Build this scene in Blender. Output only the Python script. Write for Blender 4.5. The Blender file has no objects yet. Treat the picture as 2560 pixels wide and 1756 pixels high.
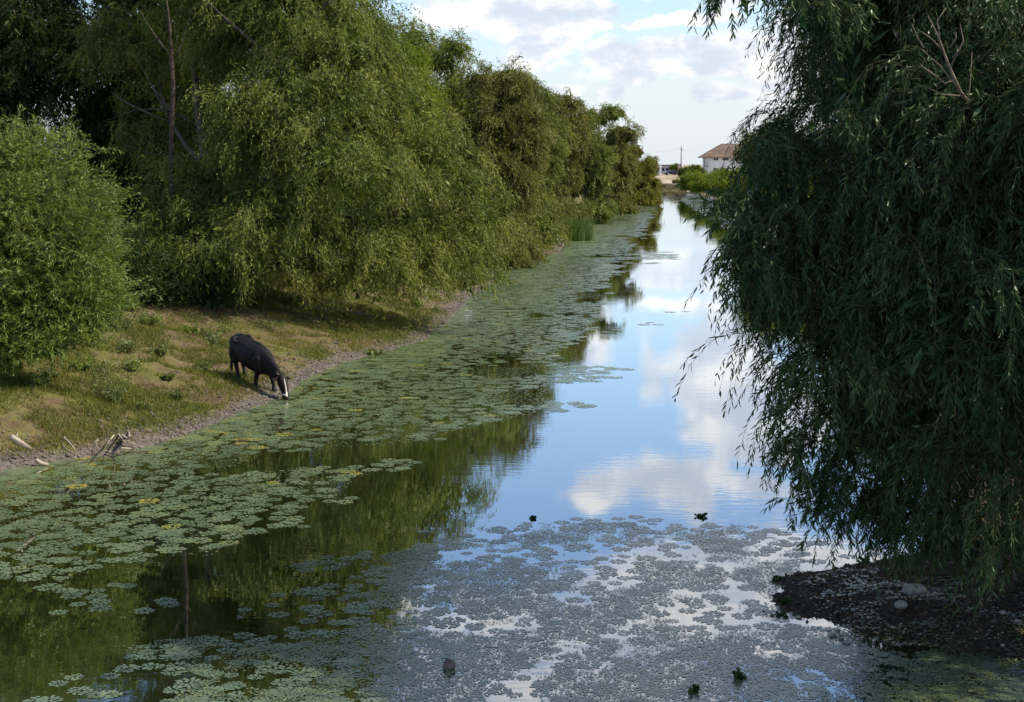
import bpy, bmesh, math, random
import numpy as np
from mathutils import Vector, Matrix

sc = bpy.context.scene
R = math.radians
random.seed(7)
rng = np.random.default_rng(11)

# ------------------------------------------------------------------ camera
CAMZ, FPX, CX, CY, HZ = 5.8, 3813.0, 1280.0, 878.0, 410.0
PITCH = math.atan((CY - HZ) / FPX)
cd = bpy.data.cameras.new("camera")
cam = bpy.data.objects.new("camera", cd)
sc.collection.objects.link(cam)
cam.location = (0, 0, CAMZ)
cam.rotation_euler = (math.pi / 2 - PITCH, 0, 0)
cd.sensor_width = 36.0
cd.lens = 36.0 * FPX / 2560.0
cd.clip_start = 0.1
cd.clip_end = 20000
sc.camera = cam

# ------------------------------------------------------------------ light
SUN = Vector((0.66, -0.10, 0.72)).normalized()
sl = bpy.data.lights.new("sun", 'SUN')
sl.energy = 5.0
sl.angle = R(0.53)
sl.color = (1.0, 0.90, 0.70)
so = bpy.data.objects.new("sun", sl)
sc.collection.objects.link(so)
so.rotation_euler = SUN.to_track_quat('Z', 'Y').to_euler()

sc.view_settings.view_transform = 'Standard'
sc.view_settings.look = 'None'
sc.view_settings.exposure = 0.55
sc.view_settings.gamma = 1.0
sc.cycles.max_bounces = 6
sc.cycles.diffuse_bounces = 3
sc.cycles.glossy_bounces = 3
sc.cycles.transmission_bounces = 3
sc.cycles.sample_clamp_indirect = 6.0


def nn(nt, typ, **kw):
    n = nt.nodes.new(typ)
    for k, v in kw.items():
        if k.startswith("i_"):
            n.inputs[k[2:].replace("_", " ")].default_value = v
        else:
            setattr(n, k, v)
    return n


def math_n(nt, op, a, b=None, c=None, clamp=False):
    n = nt.nodes.new("ShaderNodeMath")
    n.operation = op
    n.use_clamp = clamp
    for i, v in enumerate((a, b, c)):
        if v is None:
            continue
        if isinstance(v, (int, float)):
            n.inputs[i].default_value = v
        else:
            nt.links.new(v, n.inputs[i])
    return n.outputs[0]


def vmath(nt, op, a, b=None):
    n = nt.nodes.new("ShaderNodeVectorMath")
    n.operation = op
    for i, v in enumerate((a, b)):
        if v is None:
            continue
        if isinstance(v, (tuple, list)):
            n.inputs[i].default_value = v
        else:
            nt.links.new(v, n.inputs[i])
    return n


def noise_n(nt, vec, scale, detail=4, rough=0.5, dist=0.0):
    n = nt.nodes.new("ShaderNodeTexNoise")
    n.inputs['Scale'].default_value = scale
    n.inputs['Detail'].default_value = detail
    n.inputs['Roughness'].default_value = rough
    n.inputs['Distortion'].default_value = dist
    if vec is not None:
        nt.links.new(vec, n.inputs['Vector'])
    return n


def ramp_n(nt, fac, stops, interp='LINEAR'):
    n = nt.nodes.new("ShaderNodeValToRGB")
    cr = n.color_ramp
    cr.interpolation = interp
    while len(cr.elements) < len(stops):
        cr.elements.new(0.5)
    for e, (p, c) in zip(cr.elements, stops):
        e.position = p
        e.color = (*c, 1) if len(c) == 3 else c
    nt.links.new(fac, n.inputs[0])
    return n.outputs[0]


def mixrgb(nt, fac, a, b, mode='MIX'):
    n = nt.nodes.new("ShaderNodeMix")
    n.data_type = 'RGBA'
    n.blend_type = mode
    for s, v in ((n.inputs['Factor'], fac), (n.inputs['A'], a), (n.inputs['B'], b)):
        pass
    def put(sock, v):
        if isinstance(v, (int, float)):
            sock.default_value = v
        elif isinstance(v, (tuple, list)):
            sock.default_value = (*v, 1) if len(v) == 3 else v
        else:
            nt.links.new(v, sock)
    put(n.inputs[0], fac)
    put(n.inputs[6], a)
    put(n.inputs[7], b)
    return n.outputs[2]


# ------------------------------------------------------------------ sky
def build_world():
    w = bpy.data.worlds.new("World")
    sc.world = w
    w.use_nodes = True
    nt = w.node_tree
    nt.nodes.clear()
    out = nt.nodes.new("ShaderNodeOutputWorld")
    bg = nt.nodes.new("ShaderNodeBackground")
    sky = nt.nodes.new("ShaderNodeTexSky")
    sky.sky_type = 'NISHITA'
    sky.sun_disc = False
    sky.sun_elevation = math.asin(SUN.z)
    sky.sun_rotation = math.atan2(SUN.x, SUN.y)
    sky.air_density = 1.0
    sky.dust_density = 1.2
    sky.ozone_density = 2.0
    tc = nt.nodes.new("ShaderNodeTexCoord")
    sep = nt.nodes.new("ShaderNodeSeparateXYZ")
    nt.links.new(tc.outputs['Generated'], sep.inputs[0])
    az = math_n(nt, 'ARCTAN2', sep.outputs[0], sep.outputs[1])
    zc = math_n(nt, 'MINIMUM', math_n(nt, 'MAXIMUM', sep.outputs[2], -0.999), 0.999)
    el = math_n(nt, 'ARCSINE', zc)
    comb = nt.nodes.new("ShaderNodeCombineXYZ")
    nt.links.new(az, comb.inputs[0])
    nt.links.new(el, comb.inputs[1])
    # stretched copy for noise (clouds are wider than tall)
    strv = vmath(nt, 'MULTIPLY', comb.outputs[0], (1.0, 1.7, 1.0)).outputs[0]
    nwarp = noise_n(nt, strv, 18.0, 5, 0.6)
    wv = vmath(nt, 'SUBTRACT', nwarp.outputs['Color'], (0.5, 0.5, 0.5)).outputs[0]
    wv = vmath(nt, 'MULTIPLY', wv, (0.045, 0.026, 0.0)).outputs[0]
    p = vmath(nt, 'ADD', comb.outputs[0], wv).outputs[0]

    def px(x, y):
        return ((x - 1280) / FPX, (410 - y) / FPX)
    # (x, y, rx, ry, strength) in degrees-like photo scale; reflected ones use mirrored heights
    B = [(1335, 55, 120, 95, 1.0), (1180, 20, 120, 60, 0.9), (1420, 35, 110, 50, 0.75), (1310, 150, 60, 35, 0.8), (1600, 140, 130, 45, 0.8),
         (1540, 195, 90, 26, 0.6), (1700, 60, 130, 16, 0.8), (1830, 150, 140, 55, 0.85), (2010, 190, 170, 80, 1.0), (1505, 240, 34, 28, 0.8),
         (1400, 225, 70, 16, 0.55), (1800, 240, 60, 24, 0.75), (2150, 60, 170, 110, 0.95),
         (1900, 415 - 620, 170, 110, 1.1), (1800, 415 - 500, 110, 110, 0.9), (1640, 415 - 520, 34, 90, 0.45), (1450, 415 - 450, 90, 60, 0.8), (1900, 415 - 730, 100, 22, 1.0),
         (1690, 415 - 800, 150, 52, 1.1), (1870, 415 - 810, 140, 30, 0.8), (1620, 415 - 760, 60, 30, 0.7), (1485, 415 - 835, 64, 42, 0.85), (1760, 415 - 880, 40, 34, 0.8),
         (1950, 415 - 1100, 420, 130, 1.1), (1450, 415 - 1200, 420, 110, 0.62), (900, 415 - 1150, 240, 60, 0.5), (1400, 415 - 1360, 500, 110, 0.6)]
    acc = None
    for (x, y, rx, ry, s) in B:
        u, v = px(x, y)
        u = math.atan(u)
        v = math.atan(v)
        d = vmath(nt, 'SUBTRACT', p, (u, v, 0)).outputs[0]
        d = vmath(nt, 'MULTIPLY', d, (FPX / rx * 0.72, FPX / ry * 0.72, 0)).outputs[0]
        dd = vmath(nt, 'DOT_PRODUCT', d, d)
        q = math_n(nt, 'MULTIPLY_ADD', dd.outputs['Value'], -s, s)
        acc = q if acc is None else math_n(nt, 'MAXIMUM', acc, q)
    nf = noise_n(nt, strv, 42.0, 7, 0.62)
    edge = math_n(nt, 'MULTIPLY_ADD', nf.outputs['Fac'], 1.7, -0.85)
    dens = math_n(nt, 'ADD', acc, edge)
    cov = nt.nodes.new("ShaderNodeMapRange")
    cov.interpolation_type = 'SMOOTHSTEP'
    cov.inputs['From Min'].default_value = 0.05
    cov.inputs['From Max'].default_value = 0.55
    nt.links.new(dens, cov.inputs['Value'])
    # general cumulus over the rest of the dome (outside the band seen directly)
    gen = noise_n(nt, tc.outputs['Generated'], 3.2, 7, 0.58)
    gm = nt.nodes.new("ShaderNodeMapRange")
    gm.interpolation_type = 'SMOOTHSTEP'
    gm.inputs['From Min'].default_value = 0.50
    gm.inputs['From Max'].default_value = 0.62
    nt.links.new(gen.outputs['Fac'], gm.inputs['Value'])
    up = nt.nodes.new("ShaderNodeMapRange")
    up.interpolation_type = 'SMOOTHSTEP'
    up.inputs['From Min'].default_value = 0.30
    up.inputs['From Max'].default_value = 0.42
    nt.links.new(sep.outputs[2], up.inputs['Value'])
    side = nt.nodes.new("ShaderNodeMapRange")
    side.interpolation_type = 'SMOOTHSTEP'
    side.inputs['From Min'].default_value = 0.55
    side.inputs['From Max'].default_value = 0.75
    nt.links.new(math_n(nt, 'ABSOLUTE', az), side.inputs['Value'])
    elsewhere = math_n(nt, 'MAXIMUM', up.outputs[0], side.outputs[0])
    g = math_n(nt, 'MULTIPLY', gm.outputs[0], elsewhere)
    cover = math_n(nt, 'MAXIMUM', cov.outputs[0], math_n(nt, 'MULTIPLY', g, 0.85))
    cover = math_n(nt, 'MULTIPLY', cover, 0.92)
    # haze towards the horizon
    hz = nt.nodes.new("ShaderNodeMapRange")
    hz.interpolation_type = 'SMOOTHERSTEP'
    hz.inputs['From Min'].default_value = 0.115
    hz.inputs['From Max'].default_value = 0.0
    nt.links.new(sep.outputs[2], hz.inputs['Value'])
    skys = mixrgb(nt, 1.0, sky.outputs[0], (1.22, 1.26, 1.36), 'MULTIPLY')
    lv = vmath(nt, 'SCALE', skys)
    lv.inputs['Scale'].default_value = 1.0
    hazed = mixrgb(nt, math_n(nt, 'MULTIPLY', hz.outputs[0], 0.8), lv.outputs[0], (5.2, 5.6, 5.95))
    # cloud body: bright tops, greyer thick middles
    shade = noise_n(nt, vmath(nt, 'ADD', strv, (0.013, 0.02, 3.0)).outputs[0], 26.0, 5, 0.55)
    thick = nt.nodes.new("ShaderNodeMapRange")
    thick.interpolation_type = 'SMOOTHSTEP'
    thick.inputs['From Min'].default_value = 0.38
    thick.inputs['From Max'].default_value = 0.66
    nt.links.new(shade.outputs['Fac'], thick.inputs['Value'])
    ccol = mixrgb(nt, thick.outputs[0], (4.3, 4.7, 5.4), (7.6, 7.3, 6.9))
    col = mixrgb(nt, cover, hazed, ccol)
    nt.links.new(col, bg.inputs['Color'])
    bg.inputs['Strength'].default_value = 0.115
    nt.links.new(bg.outputs[0], out.inputs[0])


build_world()

# ------------------------------------------------------------------ pixel <-> world (for laying out positions)
cp, sp = math.cos(PITCH), math.sin(PITCH)


def on_z(px, py, z=0.0):
    dx = (px - CX) / FPX
    dy = -(py - CY) / FPX
    D = Vector((dx, cp + dy * sp, -sp + dy * cp))
    t = (z - CAMZ) / D.z
    return Vector((D.x * t, D.y * t, z))


def at_y(px, py, Y):
    dx = (px - CX) / FPX
    dy = -(py - CY) / FPX
    D = Vector((dx, cp + dy * sp, -sp + dy * cp))
    t = Y / D.y
    return Vector((D.x * t, Y, CAMZ + D.z * t))


def to_px(X, Y, Z):
    q = Z - CAMZ
    f = Y * cp - q * sp
    u = Y * sp + q * cp
    return CX + FPX * X / f, CY - FPX * u / f


# ------------------------------------------------------------------ numpy noise
def _h(ix, iy, seed):
    n = (ix.astype(np.int64) * 374761393 + iy.astype(np.int64) * 668265263 + seed * 974634777) & 0x7fffffff
    n = (n ^ (n >> 13)) * 1274126177 & 0x7fffffff
    return ((n ^ (n >> 16)) & 0xffff) / 65535.0


def vnoise(x, y, seed=0):
    x = np.asarray(x, float)
    y = np.asarray(y, float)
    ix, iy = np.floor(x), np.floor(y)
    fx, fy = x - ix, y - iy
    fx = fx * fx * (3 - 2 * fx)
    fy = fy * fy * (3 - 2 * fy)
    a, b = _h(ix, iy, seed), _h(ix + 1, iy, seed)
    c, d = _h(ix, iy + 1, seed), _h(ix + 1, iy + 1, seed)
    return (a * (1 - fx) + b * fx) * (1 - fy) + (c * (1 - fx) + d * fx) * fy


def fbm(x, y, seed=0, o=4):
    s, a, t = 0, 0.5, 0
    for k in range(o):
        s = s + a * vnoise(np.asarray(x) * 2 ** k, np.asarray(y) * 2 ** k, seed + k)
        t += a
        a *= 0.5
    return s / t


# ------------------------------------------------------------------ scene helpers
col = sc.collection


def tag(o, label=None, cat=None, group=None, kind=None):
    if label:
        o["label"] = label
    if cat:
        o["category"] = cat
    if group:
        o["group"] = group
    if kind:
        o["kind"] = kind
    return o


def link(name, data, parent=None):
    o = bpy.data.objects.new(name, data)
    col.objects.link(o)
    if parent is not None:
        o.parent = parent
        o.matrix_parent_inverse = Matrix.Identity(4)
    return o


def empty(name, loc):
    o = link(name, None)
    o.location = loc
    o.empty_display_size = 0.2
    return o


def np_mesh(name, verts, loops, sizes, mats, tone=None, matidx=None, smooth=False):
    """verts (N,3); loops flat index array; sizes per polygon"""
    me = bpy.data.meshes.new(name)
    verts = np.asarray(verts, np.float32)
    me.vertices.add(len(verts))
    me.vertices.foreach_set("co", verts.ravel())
    loops = np.asarray(loops, np.int32)
    me.loops.add(len(loops))
    me.loops.foreach_set("vertex_index", loops)
    sizes = np.asarray(sizes, np.int32)
    starts = np.concatenate(([0], np.cumsum(sizes)[:-1])).astype(np.int32)
    me.polygons.add(len(sizes))
    me.polygons.foreach_set("loop_start", starts)
    me.polygons.foreach_set("loop_total", sizes)
    if smooth:
        me.polygons.foreach_set("use_smooth", np.ones(len(sizes), bool))
    for m in mats:
        me.materials.append(m)
    if matidx is not None:
        me.polygons.foreach_set("material_index", np.asarray(matidx, np.int32))
    if tone is not None:
        at = me.attributes.new("tone", 'FLOAT', 'POINT')
        at.data.foreach_set("value", np.asarray(tone, np.float32))
    me.update(calc_edges=True)
    return me


class MB:
    """collects small hand-made shapes into one mesh"""
    def __init__(s):
        s.v, s.f = [], []

    def add(s, vs, fs):
        b = len(s.v)
        s.v += [tuple(v) for v in vs]
        s.f += [tuple(b + i for i in f) for f in fs]

    def box(s, c, d, rz=0.0):
        cx, cy, cz = c
        hx, hy, hz = d[0] / 2, d[1] / 2, d[2] / 2
        ca, sa = math.cos(rz), math.sin(rz)
        vs = []
        for z in (-hz, hz):
            for x, y in ((-hx, -hy), (hx, -hy), (hx, hy), (-hx, hy)):
                vs.append((cx + x * ca - y * sa, cy + x * sa + y * ca, cz + z))
        s.add(vs, [(3, 2, 1, 0), (4, 5, 6, 7), (0, 1, 5, 4), (1, 2, 6, 5), (2, 3, 7, 6), (3, 0, 4, 7)])

    def tube(s, pts, rad, n=6, wob=0.0):
        pts = [Vector(p) for p in pts]
        rings = []
        up = Vector((0.13, 0.97, 0.21)).normalized()
        for i, p in enumerate(pts):
            t = (pts[min(i + 1, len(pts) - 1)] - pts[max(i - 1, 0)]).normalized()
            a = t.cross(up)
            if a.length < 1e-3:
                a = t.cross(Vector((1, 0, 0)))
            a.normalize()
            b = t.cross(a)
            r = rad[i] if isinstance(rad, (list, tuple)) else rad
            ring = []
            for k in range(n):
                an = 2 * math.pi * k / n
                rr = r * (1 + wob * (random.random() - 0.5))
                ring.append(p + a * math.cos(an) * rr + b * math.sin(an) * rr)
            rings.append(ring)
        vs = [v for r_ in rings for v in r_]
        fs = []
        for i in range(len(pts) - 1):
            for k in range(n):
                k2 = (k + 1) % n
                fs.append((i * n + k, i * n + k2, (i + 1) * n + k2, (i + 1) * n + k))
        fs.append(tuple(range(n))[::-1])
        fs.append(tuple((len(pts) - 1) * n + k for k in range(n)))
        s.add(vs, fs)

    def build(s, name, mat, parent=None, smooth=False):
        me = bpy.data.meshes.new(name)
        me.from_pydata(s.v, [], s.f)
        me.materials.append(mat)
        if smooth:
            for p in me.polygons:
                p.use_smooth = True
        me.update()
        return link(name, me, parent)


# ------------------------------------------------------------------ materials
def principled(name, base=(0.5, 0.5, 0.5), rough=0.8, spec=0.5):
    m = bpy.data.materials.new(name)
    m.use_nodes = True
    nt = m.node_tree
    b = nt.nodes['Principled BSDF']
    b.inputs['Base Color'].default_value = (*base, 1)
    b.inputs['Roughness'].default_value = rough
    b.inputs['Specular IOR Level'].default_value = spec
    return m, nt, b


def noisy(name, c1, c2, scale=3.0, rough=0.85, bump=0.3, bscale=None, detail=6, spec=0.3, lo=0.35, hi=0.65):
    m, nt, b = principled(name, c1, rough, spec)
    tc = nt.nodes.new("ShaderNodeTexCoord")
    n = noise_n(nt, tc.outputs['Object'], scale, detail, 0.6)
    nt.links.new(ramp_n(nt, n.outputs['Fac'], [(lo, c1), (hi, c2)]), b.inputs['Base Color'])
    if bump:
        n2 = noise_n(nt, tc.outputs['Object'], bscale or scale * 4, 6, 0.65)
        bp = nt.nodes.new("ShaderNodeBump")
        bp.inputs['Strength'].default_value = bump
        bp.inputs['Distance'].default_value = 0.05
        nt.links.new(n2.outputs['Fac'], bp.inputs['Height'])
        nt.links.new(bp.outputs[0], b.inputs['Normal'])
    return m


def leaf_mat(name, stops, trans=0.32, gloss=0.05, rough=0.6, tint=0.5, nscale=0.5):
    m = bpy.data.materials.new(name)
    m.use_nodes = True
    nt = m.node_tree
    nt.nodes.clear()
    out = nt.nodes.new("ShaderNodeOutputMaterial")
    at = nt.nodes.new("ShaderNodeAttribute")
    at.attribute_name = "tone"
    tc = nt.nodes.new("ShaderNodeTexCoord")
    nz = noise_n(nt, tc.outputs['Object'], nscale, 3, 0.5)
    f = math_n(nt, 'ADD', math_n(nt, 'MULTIPLY', at.outputs['Fac'], 1 - tint * 0.5),
               math_n(nt, 'MULTIPLY', math_n(nt, 'SUBTRACT', nz.outputs['Fac'], 0.35), tint), clamp=True)
    c = ramp_n(nt, f, stops)
    df = nt.nodes.new("ShaderNodeBsdfDiffuse")
    tr = nt.nodes.new("ShaderNodeBsdfTranslucent")
    gl = nt.nodes.new("ShaderNodeBsdfGlossy")
    gl.inputs['Roughness'].default_value = rough
    gl.inputs['Color'].default_value = (0.55, 0.6, 0.55, 1)
    nt.links.new(c, df.inputs['Color'])
    tcl = mixrgb(nt, 1.0, c, (1.15, 1.25, 0.55), 'MULTIPLY')
    nt.links.new(tcl, tr.inputs['Color'])
    mx = nt.nodes.new("ShaderNodeMixShader")
    mx.inputs[0].default_value = trans
    nt.links.new(df.outputs[0], mx.inputs[1])
    nt.links.new(tr.outputs[0], mx.inputs[2])
    fr = nt.nodes.new("ShaderNodeLayerWeight")
    fr.inputs['Blend'].default_value = 0.25
    mx2 = nt.nodes.new("ShaderNodeMixShader")
    nt.links.new(math_n(nt, 'MULTIPLY_ADD', fr.outputs['Fresnel'], gloss * 1.5, gloss * 0.25), mx2.inputs[0])
    nt.links.new(mx.outputs[0], mx2.inputs[1])
    nt.links.new(gl.outputs[0], mx2.inputs[2])
    nt.links.new(mx2.outputs[0], out.inputs[0])
    return m


M = {}
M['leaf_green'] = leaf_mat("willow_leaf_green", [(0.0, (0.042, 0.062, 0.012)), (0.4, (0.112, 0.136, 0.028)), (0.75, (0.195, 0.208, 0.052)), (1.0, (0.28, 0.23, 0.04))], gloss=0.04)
M['leaf_light'] = leaf_mat("willow_leaf_light", [(0.0, (0.070, 0.105, 0.008)), (0.4, (0.125, 0.165, 0.014)), (0.8, (0.190, 0.205, 0.022)), (1.0, (0.26, 0.21, 0.03))], gloss=0.04)
M['leaf_olive'] = leaf_mat("willow_leaf_olive", [(0.0, (0.060, 0.065, 0.014)), (0.4, (0.115, 0.118, 0.030)), (0.8, (0.175, 0.165, 0.048)), (1.0, (0.23, 0.17, 0.04))], gloss=0.04)
M['leaf_dark'] = leaf_mat("willow_leaf_dark", [(0.0, (0.014, 0.030, 0.008)), (0.5, (0.036, 0.064, 0.018)), (0.85, (0.07, 0.095, 0.026)), (1.0, (0.11, 0.12, 0.02))], gloss=0.03)  # dark ramp, also used to put canopy shade into the leaf colour
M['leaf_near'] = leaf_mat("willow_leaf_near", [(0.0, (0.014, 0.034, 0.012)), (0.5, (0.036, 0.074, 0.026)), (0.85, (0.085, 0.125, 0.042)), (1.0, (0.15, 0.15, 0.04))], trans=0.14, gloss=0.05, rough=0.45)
M['leaf_young'] = leaf_mat("young_willow_leaf", [(0.0, (0.060, 0.095, 0.012)), (0.45, (0.130, 0.180, 0.028)), (0.8, (0.200, 0.240, 0.050)), (1.0, (0.26, 0.24, 0.04))], trans=0.30, gloss=0.08, rough=0.45)
M['leaf_yellow'] = leaf_mat("yellowing_leaf", [(0.0, (0.080, 0.085, 0.014)), (0.5, (0.14, 0.135, 0.02)), (0.85, (0.22, 0.18, 0.022)), (1.0, (0.28, 0.17, 0.02))], gloss=0.04)
M['weed'] = leaf_mat("weed_leaf", [(0.0, (0.05, 0.075, 0.015)), (0.5, (0.11, 0.14, 0.03)), (1.0, (0.20, 0.20, 0.05))], trans=0.3, gloss=0.1)
M['reed'] = leaf_mat("reed_leaf", [(0.0, (0.03, 0.065, 0.006)), (0.5, (0.06, 0.115, 0.010)), (1.0, (0.11, 0.15, 0.02))], trans=0.3, gloss=0.1)
M['grass'] = leaf_mat("grass_blade", [(0.0, (0.05, 0.072, 0.012)), (0.42, (0.115, 0.125, 0.018)), (0.66, (0.18, 0.155, 0.045)), (1.0, (0.25, 0.19, 0.09))], trans=0.25, gloss=0.06, tint=0.9, nscale=0.45)
M['bark'] = noisy("willow_bark", (0.045, 0.034, 0.025), (0.12, 0.095, 0.07), 6, 0.9, 0.8)
M['bark_pale'] = noisy("pale_bark", (0.10, 0.078, 0.055), (0.19, 0.155, 0.115), 6, 0.9, 0.6)
M['bark_mid'] = noisy('brown_bark', (0.035, 0.027, 0.019), (0.08, 0.062, 0.045), 6, 0.9, 0.6)
M['twig'] = noisy("twig_bark", (0.05, 0.05, 0.025), (0.09, 0.08, 0.04), 6, 0.8, 0.0)
M['deadwood'] = noisy("weathered_wood", (0.20, 0.16, 0.12), (0.42, 0.37, 0.30), 9, 0.9, 0.5)
M['darkwood'] = noisy("wet_dark_wood", (0.05, 0.035, 0.025), (0.14, 0.10, 0.07), 9, 0.8, 0.5)
M['stone'] = noisy("pale_stone", (0.20, 0.20, 0.17), (0.40, 0.38, 0.33), 8, 0.9, 0.5)
M['stone_dark'] = noisy("brown_stone", (0.07, 0.055, 0.045), (0.17, 0.14, 0.12), 8, 0.85, 0.5)


# rosette leaf material
def rosette_mat():
    m, nt, b = principled("floating_leaf", (0.08, 0.12, 0.06), 0.28, 1.0)
    b.inputs['IOR'].default_value = 1.65
    at = nt.nodes.new("ShaderNodeAttribute")
    at.attribute_name = "tone"
    g = nt.nodes.new("ShaderNodeNewGeometry")
    n = noise_n(nt, g.outputs['Position'], 0.35, 3, 0.5)
    f = math_n(nt, 'ADD', at.outputs['Fac'], math_n(nt, 'MULTIPLY', math_n(nt, 'SUBTRACT', n.outputs['Fac'], 0.5), 0.35), clamp=True)
    c = ramp_n(nt, f, [(0.0, (0.050, 0.074, 0.030)), (0.35, (0.080, 0.118, 0.060)), (0.65, (0.118, 0.160, 0.085)), (0.88, (0.21, 0.22, 0.05)), (1.0, (0.34, 0.26, 0.04))])
    nt.links.new(c, b.inputs['Base Color'])
    return m


M['pad'] = rosette_mat()


def ground_mat():
    m, nt, b = principled("bank_soil", (0.2, 0.15, 0.1), 0.95, 0.15)
    g = nt.nodes.new("ShaderNodeNewGeometry")
    P = g.outputs['Position']
    at = nt.nodes.new("ShaderNodeAttribute")
    at.attribute_name = "tone"      # distance from the waterline, metres, signed by bank
    sd = at.outputs['Fac']
    n1 = noise_n(nt, P, 0.35, 5, 0.6)
    n2 = noise_n(nt, P, 2.2, 6, 0.65)
    n3 = noise_n(nt, P, 14.0, 4, 0.7)
    soil = ramp_n(nt, n2.outputs['Fac'], [(0.30, (0.060, 0.042, 0.026)), (0.50, (0.125, 0.084, 0.052)), (0.72, (0.24, 0.175, 0.118))])
    grassc = ramp_n(nt, n3.outputs['Fac'], [(0.32, (0.055, 0.062, 0.018)), (0.55, (0.115, 0.115, 0.032)), (0.72, (0.19, 0.165, 0.06))])
    gm = nt.nodes.new("ShaderNodeMapRange")
    gm.inputs['From Min'].default_value = 0.43
    gm.inputs['From Max'].default_value = 0.57
    nt.links.new(math_n(nt, 'ADD', math_n(nt, 'MULTIPLY', n1.outputs['Fac'], 0.55), math_n(nt, 'MULTIPLY', n2.outputs['Fac'], 0.45)), gm.inputs['Value'])
    c = mixrgb(nt, gm.outputs[0], soil, grassc)
    mud = ramp_n(nt, n3.outputs['Fac'], [(0.3, (0.050, 0.042, 0.036)), (0.5, (0.105, 0.090, 0.080)), (0.72, (0.20, 0.175, 0.155))])
    mm = nt.nodes.new("ShaderNodeMapRange")
    mm.inputs['From Min'].default_value = 0.75
    mm.inputs['From Max'].default_value = 0.35
    nt.links.new(math_n(nt, 'ADD', sd, math_n(nt, 'MULTIPLY_ADD', n2.outputs['Fac'], 1.1, -0.55)), mm.inputs['Value'])
    c = mixrgb(nt, mm.outputs[0], c, mud)
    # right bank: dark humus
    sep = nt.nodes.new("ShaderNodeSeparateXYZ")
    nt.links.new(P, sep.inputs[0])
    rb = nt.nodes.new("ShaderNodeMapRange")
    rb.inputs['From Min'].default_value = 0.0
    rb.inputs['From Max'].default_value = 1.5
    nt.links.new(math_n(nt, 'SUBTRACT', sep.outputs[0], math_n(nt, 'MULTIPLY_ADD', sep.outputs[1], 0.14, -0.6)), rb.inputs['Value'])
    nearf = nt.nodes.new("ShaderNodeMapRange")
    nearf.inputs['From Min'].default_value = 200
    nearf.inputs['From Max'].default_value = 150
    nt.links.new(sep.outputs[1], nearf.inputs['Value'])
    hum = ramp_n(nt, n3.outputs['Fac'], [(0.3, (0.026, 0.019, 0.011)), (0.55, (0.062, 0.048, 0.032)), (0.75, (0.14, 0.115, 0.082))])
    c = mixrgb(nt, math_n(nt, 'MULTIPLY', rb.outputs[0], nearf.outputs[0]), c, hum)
    # far shore: pale sand
    fs = nt.nodes.new("ShaderNodeMapRange")
    fs.inputs['From Min'].default_value = 312
    fs.inputs['From Max'].default_value = 328
    nt.links.new(sep.outputs[1], fs.inputs['Value'])
    nb = noise_n(nt, vmath(nt, 'MULTIPLY', P, (0.12, 0.05, 0.1)).outputs[0], 1.0, 6, 0.65)
    sand = ramp_n(nt, nb.outputs['Fac'], [(0.30, (0.13, 0.125, 0.05)), (0.42, (0.26, 0.21, 0.14)), (0.62, (0.40, 0.32, 0.25)), (0.75, (0.30, 0.245, 0.20))])
    c = mixrgb(nt, fs.outputs[0], c, sand)
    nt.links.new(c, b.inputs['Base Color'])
    bp = nt.nodes.new("ShaderNodeBump")
    bp.inputs['Strength'].default_value = 0.9
    bp.inputs['Distance'].default_value = 0.08
    nt.links.new(math_n(nt, 'ADD', n3.outputs['Fac'], n2.outputs['Fac']), bp.inputs['Height'])
    nt.links.new(bp.outputs[0], b.inputs['Normal'])
    return m


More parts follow.
